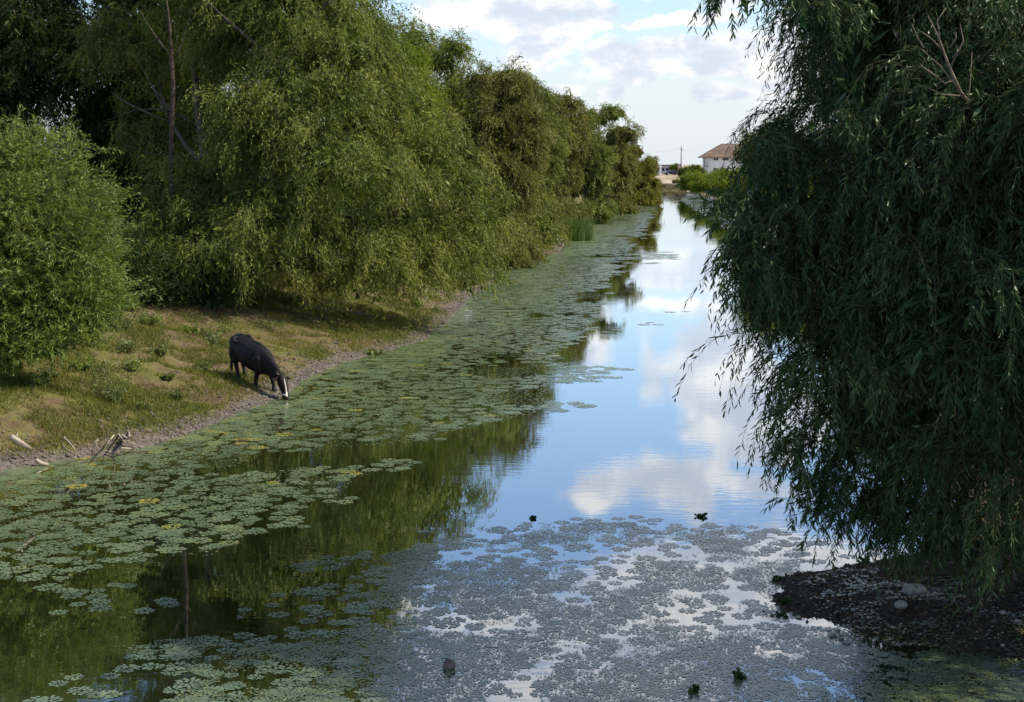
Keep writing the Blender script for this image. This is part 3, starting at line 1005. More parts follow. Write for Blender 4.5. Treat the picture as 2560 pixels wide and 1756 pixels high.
# young upright willow at left edge, near
yl = [pl(30, 440, 33.5, 0.6, 0.75), pl(185, 450, 33.6, 0.42, 0.8), pl(110, 540, 33.2, 0.55), pl(20, 540, 33, 0.8), pl(190, 540, 33.5, 0.42, 0.5), pl(150, 620, 33, 0.85), pl(220, 640, 33.2, 0.42, 0.5),
      pl(40, 700, 32.6, 0.8), pl(180, 730, 33, 0.75, 0.6), pl(-60, 600, 33, 1.0), pl(-80, 520, 34, 1.0), pl(60, 800, 32.4, 0.6, 0.4), pl(60, 560, 34.4, 1.0), pl(-40, 430, 34, 0.6, 0.6), pl(40, 370, 33.6, 0.14, 0.5), pl(180, 385, 33.6, 0.10, 0.5), pl(250, 620, 33.4, 0.25, 0.25), pl(120, 790, 32.8, 0.8, 0.4), pl(220, 760, 33, 0.5, 0.35), pl(10, 830, 32.4, 0.8, 0.35), pl(90, 860, 32.3, 0.6, 0.3), pl(-30, 880, 32, 0.7, 0.3), pl(275, 600, 33.4, 0.16, 0.14), pl(262, 690, 33.4, 0.2, 0.2), pl(90, 360, 33.6, 0.12, 0.4), pl(205, 470, 33.6, 0.12, 0.35), pl(245, 540, 33.5, 0.16, 0.25), pl(170, 820, 32.6, 0.5, 0.3)]
tree("young_willow", "bright green young willow bush at the left edge, in full sun", "bush", None, (-11.3, 33.6), (-11.1, 33.6, 3.6), yl, 17000, 'leaf_young', per=15, llen=0.11, lwid=0.017,
     length=(0.3, 0.85), droop=0.13, up=0.45, tuft=0.16, per_tuft=9, hexa=True, twig=0.004, r0=0.08, seed=31, nlimb=10, core=3500, shell=0.7, hang=0.25, spread=0.55, outw=0.9, zmin=0.3, bmin=0.45)

# ---- right bank
rl = [
    # upper canopy
    pl(2330, -180, 18.5, 1.7), pl(2100, -70, 17.6, 0.8, 0.5), pl(1950, -60, 16.8, 0.5, 0.26), pl(2300, 20, 18, 1.1), pl(2150, 40, 17, 0.6, 0.4), pl(2000, 20, 16.4, 0.42, 0.22), pl(1880, -25, 16.0, 0.28, 0.15), pl(1800, -60, 15.8, 0.2, 0.10),
    pl(2480, 60, 17, 1.1), pl(2250, 190, 17.5, 0.75), pl(2140, 230, 16.6, 0.34, 0.34), pl(2070, 300, 16.4, 0.26, 0.22), pl(2400, 260, 16.4, 0.9), pl(2530, 240, 15.6, 0.7), pl(2010, 350, 16.3, 0.14, 0.12),
    # middle
    pl(2230, 420, 17.4, 0.75), pl(1960, 430, 17.2, 0.28, 0.22), pl(1900, 500, 17.2, 0.32, 0.25), pl(1960, 540, 17, 0.35, 0.25), pl(1850, 640, 16.9, 0.3, 0.2), pl(1950, 760, 16.7, 0.3, 0.25), pl(1840, 480, 17, 0.2, 0.16), pl(1860, 400, 17.3, 0.2, 0.16), pl(1900, 370, 17.3, 0.25, 0.2), pl(1830, 560, 17, 0.26, 0.2), pl(1870, 620, 17, 0.35, 0.26), pl(1880, 720, 16.9, 0.3, 0.24), pl(1930, 440, 17.2, 0.34, 0.26), pl(1900, 560, 17.1, 0.36, 0.28), pl(1960, 660, 17, 0.45, 0.3), pl(1960, 320, 17.3, 0.2, 0.16), pl(2110, 480, 17.0, 0.45, 0.4), pl(2350, 480, 16.5, 0.95), pl(2520, 470, 15.8, 0.75), pl(2020, 600, 16.8, 0.5, 0.3), pl(1930, 600, 16.6, 0.34, 0.16), pl(1880, 590, 16.4, 0.2, 0.09), pl(1830, 585, 16.3, 0.10, 0.05),
    pl(2150, 640, 16.8, 0.75), pl(2010, 720, 16.6, 0.5, 0.4), pl(1910, 690, 16.5, 0.34, 0.22), pl(1850, 700, 16.4, 0.16, 0.14), pl(2330, 720, 16.0, 0.9), pl(2520, 720, 15.4, 0.7),
    # lower
    pl(2060, 850, 16.6, 0.45, 0.45), pl(2200, 880, 16.4, 0.7), pl(2380, 930, 15.8, 0.8), pl(2540, 900, 15.2, 0.6), pl(1990, 850, 16.2, 0.2, 0.2), pl(1900, 860, 16.2, 0.14, 0.07), pl(2090, 980, 16.6, 0.42, 0.5), pl(2200, 1060, 16.6, 0.5), pl(2350, 1110, 16.4, 0.55),
    pl(2080, 1120, 16.6, 0.34, 0.34), pl(2040, 1180, 16.6, 0.16, 0.14), pl(2200, 1180, 16.6, 0.35, 0.2), pl(2500, 1100, 15.6, 0.55), pl(2430, 1220, 16.3, 0.5, 0.35), pl(2530, 1270, 15.4, 0.4, 0.3), pl(2015, 1040, 16.5, 0.2, 0.3), pl(1990, 960, 16.4, 0.14, 0.2), pl(2010, 1180, 16.5, 0.14, 0.2), pl(2060, 1230, 16.5, 0.22, 0.14), pl(2130, 1200, 16.6, 0.3, 0.16), pl(2040, 1150, 16.6, 0.26, 0.3), pl(2120, 1060, 16.6, 0.4, 0.3), pl(2250, 1290, 16.5, 0.35, 0.12), pl(2180, 1250, 16.5, 0.3, 0.14), pl(2030, 930, 16.5, 0.3, 0.3), pl(2100, 900, 16.7, 0.5, 0.4), pl(2480, 1340, 15.8, 0.3, 0.14), pl(2030, 1150, 16.5, 0.34, 0.3), pl(2090, 1230, 16.5, 0.42, 0.26), pl(2170, 1270, 16.4, 0.45, 0.22), pl(2260, 1300, 16.3, 0.45, 0.2), pl(2340, 1300, 16.3, 0.5, 0.25), pl(2010, 1000, 16.5, 0.36, 0.3), pl(2440, 1340, 16.0, 0.45, 0.2),
    (5.6, 20.5, 2.9, 0.9, 1.0, 0.9), (6.4, 22.5, 2.8, 1.0, 1.2, 1.0), (7.2, 24.5, 2.6, 1.1, 1.3, 1.2), pl(2540, 1360, 15.6, 0.25, 0.14), pl(1860, 640, 16.4, 0.16, 0.08),
    # behind, and past the right edge, extended to block the sun
    (6.5, 23.5, 4.2, 1.2, 1.6, 1.6), (8.5, 24, 5.5, 2.0, 2.0, 2.4), (8.2, 26, 3.2, 1.4, 1.6, 1.4), (9.5, 23, 8.5, 2.4, 2.4, 2.4), (7.4, 22.5, 7.2, 1.4, 1.6, 1.6), (10, 27, 6, 2.4, 2.4, 2.4),
    pl(2300, 300, 20.5, 2.0), pl(2450, 700, 19.5, 1.8), pl(2250, 700, 19, 1.2), pl(2300, 980, 19, 1.0), pl(2450, 0, 20.5, 2.4), pl(2560, 1000, 18.5, 1.4), pl(2700, 500, 18, 2.2), pl(2700, 900, 18.5, 2.0), pl(2750, 0, 18.5, 2.2), pl(2850, -500, 19, 3.0), pl(2950, 200, 16.5, 2.2), pl(2950, 700, 16, 1.8)]
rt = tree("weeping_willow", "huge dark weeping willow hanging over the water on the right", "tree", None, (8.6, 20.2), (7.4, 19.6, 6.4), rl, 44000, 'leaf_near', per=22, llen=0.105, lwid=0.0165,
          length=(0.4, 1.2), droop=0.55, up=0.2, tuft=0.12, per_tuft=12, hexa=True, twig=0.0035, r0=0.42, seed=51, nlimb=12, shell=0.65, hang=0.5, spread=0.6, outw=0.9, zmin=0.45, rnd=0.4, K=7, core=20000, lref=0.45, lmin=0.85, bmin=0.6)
# loose hanging sprays and bare branch of the same tree
rg = rgs(77)
mbd = MB()
o = Vector(rt.location)
def D3(x, y, Y=15.2):
    return at_y(x, y, Y) - o
mbd.tube([D3(2480, 330, 17), D3(2400, 230), D3(2370, 160), D3(2345, 90), D3(2320, 40)], [0.03, 0.02, 0.014, 0.009, 0.004], 6)
for (a, b_) in (((2390, 215), (2300, 120)), ((2375, 170), (2400, 60)), ((2360, 130), (2290, 70)), ((2400, 240), (2310, 215)), ((2350, 100), (2365, 20)), ((2385, 200), (2340, 190)), ((2420, 260), (2430, 130)), ((2345, 195), (2300, 160)), ((2375, 120), (2390, 80)), ((2310, 120), (2280, 60))):
    m_ = ((a[0] + b_[0]) / 2 + rg.normal() * 8, (a[1] + b_[1]) / 2 + rg.normal() * 8)
    mbd.tube([D3(*a), D3(*m_), D3(*b_)], [0.010, 0.007, 0.003], 5)
tag(mbd.build("dead_branch", M['bark_pale'], rt, True), "bare grey twigs")



def bank_bush(name, label, px, pytop, Y, rx, ry, n, lm, sd, **kw):
    top = at_y(px, pytop, Y)
    bx = max(top.x, float(np.interp(Y, RY, RX)) + 0.4)
    cz = top.z / 2 + 0.25
    return bush(name, label, "trees and bushes along the right bank", (bx, Y), (top.x, Y, cz), (rx, ry, top.z - cz), n, lm, sd, **kw)


bank_bush("willow_tree", "tall leafy sunlit willow rising behind the dark hanging one", 1945, 290, 132, 4.0, 5.0, 11000, 'leaf_green', 61, nl=20, droop=0.25, up=0.5, llen=0.22, lwid=0.045, per=13, length=(0.6, 1.4), core=3500)
bank_bush("willow_tree", "sunlit willow partly hidden, on the right bank behind the curtain of leaves", 2200, 330, 62, 2.4, 3.0, 4200, 'leaf_light', 62, nl=14, droop=0.2, llen=0.16, lwid=0.03, per=12, core=2000)
bank_bush("bush", "broad bush crowding the right bank behind the willows", 2060, 390, 95, 3.0, 4.0, 3600, 'leaf_light', 63, nl=14, llen=0.18, lwid=0.04, core=1500)
bank_bush("bush", "bush between the willow and the pale far clumps on the right bank", 1900, 425, 150, 3.2, 6.0, 3200, 'leaf_light', 64, nl=14, llen=0.24, lwid=0.05, core=1500)
bank_bush("bush", "pale green shrub with a dark foot on the far right shore, before the house", 1845, 418, 205, 4.2, 5.5, 3600, 'leaf_light', 65, nl=12, llen=0.28, lwid=0.06, up=0.9, core=1500)
bank_bush("bush", "pale rounded shrub at the water, left of the house", 1785, 420, 240, 3.6, 6.0, 3400, 'leaf_light', 66, nl=12, llen=0.30, lwid=0.065, up=0.9, core=1500)
bank_bush("bush", "lowest pale shrub beside the narrow end of the water", 1738, 436, 280, 2.9, 6.5, 2600, 'leaf_light', 67, nl=12, llen=0.34, lwid=0.07, up=0.9, core=1200)
# unseen willow added outside the frame to shade the spit
tree("willow_tree", "unseen willow added beside the viewer on the right bank to shade the stony spit", "tree", "trees and bushes along the right bank", (13.5, 14), (13, 14, 5), [(12.5, 17, 6, 2.6, 3.0, 3.2), (14.5, 13, 7, 3.2, 3.2, 3.6), (13, 20, 8, 3, 3, 3), (11.5, 12, 5, 2.0, 2.4, 2.4), (12, 9, 6, 2.4, 2.4, 2.8)], 3000, 'leaf_green',
     per=10, llen=0.22, lwid=0.06, seed=71, core=1500, r0=0.3, nlimb=5)


# ------------------------------------------------------------------ reeds, grass, weeds
def blades(n, rg, cx, cy, r, h, w, lean=0.25, K=4):
    a = rg.random(n) * 2 * math.pi
    rr = r * np.sqrt(rg.random(n))
    X = cx + rr * np.cos(a) * 1.3
    Y = cy + rr * np.sin(a)
    Z = np.maximum(height(X, Y), -0.05)
    base = np.stack([X, Y, Z], 1)
    out = unit(np.stack([np.cos(a), np.sin(a), a * 0], 1) * (rr / r)[:, None] + rg.normal(size=(n, 3)) * 0.4)
    hh = h * (0.55 + 0.5 * rg.random((n, 1)))
    side = unit(np.cross(out, np.array([0, 0, 1.0])))
    side = unit(side + rg.normal(size=(n, 3)) * 0.5)
    side[:, 2] = 0
    vs = []
    for k in range(K):
        t = k / (K - 1)
        c = base + np.array([0, 0, 1.0]) * hh * t * (1 - 0.15 * t) + out * np.array([1, 1, 0]) * hh * lean * t * t
        ww = w * (1 - t) ** 0.6 * 0.5
        if k < K - 1:
            vs += [c - side * ww, c + side * ww]
        else:
            vs += [c]
    m = len(vs)
    V = np.stack(vs, 1).reshape(-1, 3)
    pat, sz = [], []
    for k in range(K - 2):
        pat += [2 * k, 2 * k + 1, 2 * k + 3, 2 * k + 2]
        sz.append(4)
    pat += [2 * (K - 2), 2 * (K - 2) + 1, m - 1]
    sz.append(3)
    F = ((np.arange(n) * m)[:, None] + np.array(pat)[None]).reshape(-1)
    T = np.repeat(rg.random(n), m)
    return V, F, np.tile(sz, n), T


def reed(px_, py_, label, r, h, n, sd, w=0.035):
    p = on_z(px_, py_, 0.05)
    g = rgs(sd)
    V, F, S, T = blades(n, g, p.x, p.y, r, h, w)
    o_ = np.array([p.x, p.y, 0.0])
    me = np_mesh("reed_clump", V - o_, F, S, [M['reed']], tone=T)
    ob = link("reed_clump", me)
    ob.location = (p.x, p.y, 0.0)
    tag(ob, label, "reeds", "reed clumps on the left shore")


reed(1420, 600, "tall deep green reed clump standing at the left waterline", 1.5, 2.4, 1500, 5)
reed(1522, 536, "small green reed tuft near the bend, beyond the tall reeds", 1.2, 1.5, 260, 6, 0.05)
reed(1562, 532, "thin sparse reeds standing in the water by the smaller tuft", 0.7, 1.0, 40, 8, 0.05)


def grass_stuff():
    g = rgs(91)
    Vs, Fs, Ss, Ts = [], [], [], []
    o_ = 0
    for (n, y0, y1, h, w) in ((520000, 26.5, 62, 0.13, 0.016), (120000, 62, 130, 0.24, 0.04)):
        Y = y0 + (y1 - y0) * g.random(n) ** 1.1
        s = 0.15 + 10.5 * g.random(n)
        X = np.interp(Y, LY, LX) - s / 0.92
        dn = 0.55 * fbm(X * 0.45, Y * 0.45, 71, 4) + 0.45 * fbm(X * 2.2, Y * 2.2, 75, 3)
        keep = (dn > 0.40 + 0.13 * g.random(n)) & ((s > 0.5) | (g.random(n) > 0.7))
        X, Y, s = X[keep], Y[keep], s[keep]
        m = len(X)
        Z = height(X, Y) - 0.01
        patch = fbm(X * 0.8, Y * 0.8, 95, 3)
        hh = (h * (0.4 + 1.0 * g.random(m)) * (0.6 + 1.2 * np.clip(patch - 0.3, 0, 1)))[:, None]
        b = np.stack([X, Y, Z], 1)
        a = g.random(m) * 6.283
        sd = np.stack([np.cos(a), np.sin(a), a * 0], 1) * w * 0.5
        ld = unit(g.normal(size=(m, 3))) * 0.6
        tip = b + (np.array([0, 0, 1.0]) + ld * np.array([1, 1, 0])) * hh
        V = np.stack([b - sd, b + sd, tip], 1).reshape(-1, 3)
        Vs.append(V)
        Fs.append(np.arange(len(V)) + o_)
        Ss.append(np.full(m, 3))
        Ts.append(np.repeat(np.clip(0.15 + 0.7 * fbm(X * 1.1, Y * 1.1, 83, 3) + g.normal(size=m) * 0.13, 0, 1), 3))
        o_ += len(V)
    me = np_mesh("grass", np.concatenate(Vs), np.concatenate(Fs), np.concatenate(Ss), [M['grass']], tone=np.concatenate(Ts))
    tag(link("grass", me), "short patchy green and dry grass on the sloping left bank", "grass", kind="stuff")


grass_stuff()


def weed(px_, py_, label, r, h, n, sd, z=0.6, cat="plant", name="weed_plant", mat='weed', grp="leafy weeds on the left bank", llen=0.05, lwid=0.026):
    p = on_z(px_, py_, z)
    for _ in range(12):
        z = float(height(p.x, p.y))
        p = on_z(px_, py_, max(z, -0.02))
    g = rgs(sd)
    N = n
    base = np.zeros((N, 3)) + np.array([0, 0, 0.0]) + g.normal(size=(N, 3)) * np.array([r, r, 0]) * 0.22
    d0 = unit(g.normal(size=(N, 3)) * np.array([0.5, 0.5, 0.1]) + np.array([0, 0, 0.9]))
    K = 5
    P = np.zeros((N, K, 3))
    P[:, 0] = base
    seg = h * (0.5 + 0.6 * g.random((N, 1))) / (K - 1)
    dr = d0
    for k in range(1, K):
        P[:, k] = P[:, k - 1] + dr * seg
        dr = unit(dr + g.normal(size=dr.shape) * 0.15 + np.array([0, 0, -0.05]))
    V, F, S, T = leaves_from(P, g.random(N) * 0.7 + 0.15, g, 14, llen, lwid, 0.9, 0.1)
    V2, F2, S2 = twigs_from(P, 0.005, g)
    me = crown_mesh(name, [(V, F, S, T, 0), (V2, F2, S2, np.full(len(V2), .3), 1)], [M[mat], M['twig']])
    ob = link(name, me)
    ob.location = (p.x, p.y, max(float(height(p.x, p.y)), -0.01))
    tag(ob, label, cat, grp)
    return ob


WL = [
    (285, 1010, "bright leafy weed just above the tangled roots", 0.30, 0.50, 26, 1), (250, 960, "taller pale weed up the slope from the tangled roots", 0.3, 0.55, 24, 2), (330, 940, "scrubby weed between the tangled roots and the cow", 0.3, 0.4, 20, 3),
    (400, 900, "round green weed halfway up the slope left of the cow", 0.3, 0.4, 22, 4), (500, 930, "leafy weed a little way left of the cow's hind legs", 0.28, 0.35, 20, 5), (375, 850, "dense weed patch on the crest of the slope", 0.45, 0.45, 34, 6),
    (455, 835, "yellow-green weed on the crest before the dark willow gap", 0.45, 0.45, 34, 7), (520, 850, "weed beside the cow's rump", 0.35, 0.35, 24, 8), (300, 800, "tall weeds at the foot of the young willow", 0.4, 0.7, 34, 9),
    (180, 880, "weed under the young willow's edge", 0.3, 0.4, 20, 10), (130, 1040, "low weed near the shore at the left", 0.25, 0.22, 16, 11), (40, 1060, "low weed close to the left picture edge", 0.25, 0.22, 14, 12),
    (440, 1000, "small weed on the slope above the muddy edge", 0.25, 0.22, 16, 13), (350, 1040, "small clump of weed right of the tangled roots", 0.22, 0.2, 14, 14),
    (1040, 770, "bright green weed near the shore under the willow's drape", 0.45, 0.45, 40, 15), (1085, 785, "small dark green weed at the water beside the brighter one", 0.25, 0.3, 22, 16),
    (210, 800, "brownish tall weeds below the young willow", 0.5, 0.8, 40, 17), (110, 860, "shaded weeds beneath the young willow", 0.5, 0.6, 36, 18), (930, 880, "low green weed on the muddy point past the cow", 0.4, 0.2, 20, 19),
    (590, 800, "low sunlit weed at the foot of the leaning willow trunk", 0.4, 0.35, 26, 20),
    (60, 900, "brown dry weeds under the young willow at the left edge", 0.6, 0.7, 60, 21), (150, 840, "tall tangled dry stems under the young willow", 0.6, 0.8, 60, 22), (250, 760, "yellowish weeds at the right foot of the young willow", 0.5, 0.8, 60, 23),
    (330, 780, "leafy weeds below the dark thicket", 0.5, 0.5, 44, 24), (410, 800, "pale leafy weed on the crest right of the dark thicket", 0.4, 0.4, 36, 25), (20, 840, "thick weeds at the very left edge under the young willow", 0.6, 0.8, 60, 26),
    (480, 870, "sprawling weed on the slope up from the cow's shadow", 0.35, 0.3, 26, 27), (310, 880, "bushy weed in the middle of the slope", 0.35, 0.45, 30, 28), (420, 950, "small leafy weed in the middle of the grassy slope", 0.3, 0.25, 20, 29),
    (200, 940, "scattered weed near the long fallen branch", 0.3, 0.3, 20, 30), (120, 960, "low dark weed right of the fallen branch", 0.3, 0.25, 20, 31),
    (560, 835, "weed hugging the slope just left of the cow's rump", 0.4, 0.45, 34, 33), (440, 800, "tall leafy weeds crowding the crest below the willow hollow", 0.6, 0.6, 60, 36), (370, 815, "spreading yellow-green weeds on the crest, mid way to the cow", 0.6, 0.6, 60, 34),
    (300, 850, "loose leafy weeds under the dark thicket's left end", 0.5, 0.55, 50, 37), (540, 880, "small weed between the crest and the cow's hind legs", 0.3, 0.35, 26, 38), (240, 890, "tall thin weeds left of the bushy mid-slope weed", 0.35, 0.55, 34, 40),
    (270, 1000, "spindly leafy weed right above the bleached roots", 0.35, 0.7, 34, 41), (90, 1000, "grassy green clump on the lower slope at left", 0.4, 0.25, 34, 43), (500, 800, "dense sunlit weeds against the dark hollow", 0.5, 0.5, 50, 44),
    (640, 790, "yellow-green weeds in the sunlit patch beyond the cow", 0.6, 0.35, 60, 46), (740, 770, "low sunlit weeds to the right of the sunlit patch", 0.6, 0.3, 50, 47), (960, 720, "weeds on the narrow shore under the drape's right end", 0.5, 0.4, 40, 49),
]
for a in WL:
    k_ = random.Random(a[6] * 13)
    dry = a[6] in (17, 21, 22, 26, 18)
    weed(a[0], a[1], a[2], a[3] * k_.uniform(0.7, 1.6), a[4] * k_.uniform(0.7, 1.5), int(a[5] * k_.uniform(0.9, 2.2)), 200 + a[6], llen=k_.uniform(0.05, 0.10), lwid=k_.uniform(0.018, 0.04),
         mat='grass' if dry else ('leaf_young' if a[6] % 3 == 0 else 'weed'))


# ------------------------------------------------------------------ deadwood, roots, stones
def stick(name, label, cat, pts, rads, mat='deadwood', grp=None, extra=()):
    """pts as (px, py, z above ground)"""
    def W(q):
        p = on_z(q[0], q[1], 0.3)
        for _ in range(12):
            p = on_z(q[0], q[1], max(float(height(p.x, p.y)), 0) + q[2] * 0.55 + 0.01)
        return p
    pw = [W(q) for q in pts]
    o_ = pw[0].copy()
    flat = max(abs(q[0] - pts[0][0]) for q in pts) > 50
    if not flat:        # small pieces stand in one plane at their foot
        def W(q, y0=pw[-1].y):
            p = at_y(q[0], q[1], y0)
            p.z = max(p.z, float(height(p.x, p.y)) + 0.005)
            return p
        pw = [W(q) for q in pts]
        o_ = pw[0].copy()
    m = MB()
    rads = [q * 0.85 for q in rads]
    m.tube([p - o_ for p in pw], rads, 7, 0.15)
    for (pp, rr) in extra:
        m.tube([W(q) - o_ for q in pp], [q * 0.7 for q in rr], 6, 0.15)
    ob = m.build(name, M[mat], None, True)
    ob.location = o_
    tag(ob, label, cat, grp)
    return ob


stick("root_tangle", "tangle of bleached roots sticking out of the muddy left bank", "roots", [(272, 1040, 0.05), (278, 1062, 0.14), (292, 1082, 0.10), (320, 1098, 0.08), (352, 1122, 0.02)], [0.05, 0.045, 0.035, 0.025, 0.015],
      extra=(([(292, 1080, 0.1), (275, 1100, 0.08), (258, 1124, 0.02)], [0.028, 0.02, 0.013]), ([(298, 1062, 0.16), (308, 1052, 0.2), (320, 1070, 0.18), (324, 1092, 0.04)], [0.03, 0.04, 0.04, 0.022]),
             ([(290, 1078, 0.1), (306, 1098, 0.05), (318, 1112, 0.02)], [0.03, 0.02, 0.012]), ([(276, 1062, 0.1), (274, 1080, 0.05)], [0.03, 0.02]), ([(300, 1120, 0.03), (330, 1122, 0.04)], [0.03, 0.02])))
stick("branch", "pale branch lying at the water just below the tangled roots", "driftwood", [(255, 1142, 0.03), (264, 1134, 0.06), (280, 1132, 0.03), (290, 1130, 0.01)], [0.012, 0.022, 0.018, 0.01])
stick("log", "pale chunk of split log resting on the shore mud", "driftwood", [(90, 1150, 0.03), (100, 1158, 0.05), (120, 1162, 0.03)], [0.05, 0.06, 0.035])
stick("stump", "jagged pale stump remnant low on the left bank", "stump", [(30, 1090, 0.0), (36, 1098, 0.12), (60, 1112, 0.06), (78, 1122, 0.0)], [0.05, 0.07, 0.05, 0.02], extra=(([(36, 1098, 0.06), (30, 1086, 0.16)], [0.04, 0.015]), ([(40, 1098, 0.08), (44, 1084, 0.18)], [0.03, 0.012])))
stick("branch", "long pale fallen branch on the slope at the left edge", "driftwood", [(-10, 905, 0.15), (20, 938, 0.10), (38, 968, 0.05), (62, 992, 0.02)], [0.02, 0.026, 0.022, 0.014])
stick("branch", "thin dark stick slanting into the weed mat from the mud", "driftwood", [(405, 1062, 0.05), (430, 1072, 0.05), (462, 1086, 0.02)], [0.015, 0.022, 0.018], mat='darkwood')
stick("branch", "short dark stick right of the slanting one on the mud", "driftwood", [(450, 1042, 0.08), (468, 1055, 0.05), (484, 1064, 0.02)], [0.012, 0.016, 0.012], mat='darkwood')
stick("stake", "short weathered stake stuck upright in the bank", "stake", [(149, 1122, 0.0), (148, 1100, 0.10), (147, 1078, 0.18)], [0.025, 0.022, 0.014])
stick("branch", "thin leaning stick between the stake and the roots", "driftwood", [(160, 1092, 0.1), (178, 1112, 0.05), (196, 1136, 0.0)], [0.012, 0.015, 0.01])
stick("stump", "small pale root stub at the foot of the bank left of the root tangle", "stump", [(240, 1118, 0), (238, 1104, 0.08), (246, 1100, 0.1)], [0.03, 0.03, 0.015])
stick("fallen_trunk", "long fallen trunk lying on the bank below the olive willow", "log", [(1216, 588, 0.35), (1240, 600, 0.25), (1262, 606, 0.2), (1285, 618, 0.15), (1303, 628, 0.1)], [0.10, 0.13, 0.12, 0.10, 0.06],
      extra=(([(1240, 596, 0.3), (1270, 603, 0.2)], [0.05, 0.03]),), mat='bark_pale')
stick("branch", "pale stick by the cow's hind end on the crest", "driftwood", [(520, 812, 0.10), (560, 818, 0.15), (582, 823, 0.1)], [0.015, 0.02, 0.012])
stick("log", "short white log lying up the shore beyond the cow", "log", [(1040, 722, 0.04), (1052, 730, 0.04)], [0.07, 0.07])
for i, (x, lab) in enumerate(((1006, "first pale leaning stalk on the muddy point"), (1018, "shorter second stalk on the muddy point"), (1046, "third curved stalk nearer the weed mat"), (1058, "outermost bent stalk at the weed mat edge"))):
    stick("dry_stalk", lab, "stalk", [(x, 848 - (i == 1) * -2, 0.0), (x + 3, 834, 0.12), (x + 12, 818 + (i == 1) * 12, 0.24)], [0.012, 0.010, 0.006], grp="dry stalks on the muddy point")
stick("branch", "dark forked brushwood lying at the bend of the left shore", "driftwood", [(1300, 628, 0.12), (1340, 634, 0.10), (1380, 634, 0.06), (1410, 632, 0.03)], [0.06, 0.08, 0.06, 0.03], mat='darkwood',
      extra=(([(1330, 630, 0.1), (1370, 624, 0.35)], [0.05, 0.02]), ([(1350, 632, 0.1), (1400, 622, 0.3)], [0.04, 0.015]), ([(1310, 630, 0.1), (1335, 620, 0.4)], [0.04, 0.015]), ([(1370, 632, 0.1), (1415, 626, 0.2)], [0.04, 0.015])))
stick("twig", "thin forked twig rising beside the muddy point on the right", "twig", [(2134, 1420, 0.0), (2145, 1402, 0.05), (2155, 1385, 0.2), (2165, 1375, 0.25)], [0.004, 0.0035, 0.003, 0.002], mat='darkwood',
      extra=(([(2134, 1420, 0.0), (2105, 1400, 0.1), (2082, 1378, 0.3)], [0.004, 0.003, 0.002]), ([(2130, 1418, 0.0), (2110, 1408, 0.06), (2090, 1395, 0.14)], [0.004, 0.003, 0.002])))


def rock(px_, py_, sx, sy, sz, label, sd, mat='stone', sub=3, name="rock", grp="stones on the right shore"):
    p = on_z(px_, py_, 0.1)
    for _ in range(12):
        p = on_z(px_, py_, max(float(height(p.x, p.y)), 0))
    bm = bmesh.new()
    bmesh.ops.create_icosphere(bm, subdivisions=sub, radius=1)
    g = rgs(sd)
    axes = unit(g.normal(size=(7, 3)))
    cut = 0.72 + 0.22 * g.random(7)
    for v in bm.verts:
        c = np.array(v.co)
        for a_, k_ in zip(axes, cut):
            dd = c @ a_
            if dd > k_:
                c = c - a_ * (dd - k_) * 0.85
        c *= 1 + 0.06 * (vnoise(c[0] * 3 + sd, c[1] * 3 + c[2] * 2, sd) - 0.5)
        v.co = c * np.array([sx, sy, sz])
    me = bpy.data.meshes.new(name)
    bm.to_mesh(me)
    bm.free()
    me.materials.append(M[mat])
    for q in me.polygons:
        q.use_smooth = True
    ob = link(name, me)
    ob.location = p + Vector((0, 0, sz * 0.45))
    tag(ob, label, "stone", grp)


rock(2285, 1484, 0.17, 0.12, 0.09, "largest pale boulder on the dark right shore", 1)
rock(2252, 1517, 0.085, 0.07, 0.055, "grey-brown stone just below the largest boulder", 2)
rock(2185, 1435, 0.05, 0.04, 0.03, "small pale stone up the spit from the largest boulder", 3)
rock(2291, 1430, 0.035, 0.03, 0.02, "tiny pale stone above the largest boulder", 4)
rock(2506, 1534, 0.045, 0.035, 0.028, "small buff stone near the right edge", 5)
rock(2545, 1557, 0.055, 0.04, 0.03, "flat pale stone at the right picture edge", 6)
rock(2116, 1608, 0.05, 0.04, 0.03, "pale stone among the green weed at the lower shore", 7)
rock(2177, 1481, 0.04, 0.035, 0.02, "small flat stone left of the largest boulder", 8, 'stone_dark')
rock(2484, 1562, 0.055, 0.045, 0.05, "dark pointed stone near the lower right", 9, 'stone_dark')
rock(2245, 1410, 0.12, 0.05, 0.03, "long low flat stone at the water where the willow hangs", 10, 'stone_dark')
rock(2345, 1404, 0.05, 0.04, 0.03, "faint stone in the shade under the willow", 11, 'stone_dark')
rock(2507, 1615, 0.03, 0.025, 0.018, "white pebble low at the right", 12)
rock(2055, 1434, 0.02, 0.02, 0.013, "small white pebble on the tip of the spit", 13)
rock(1123, 1672, 0.075, 0.06, 0.085, "dark brown lump poking out of the floating leaves", 14, 'stone_dark', grp=None)


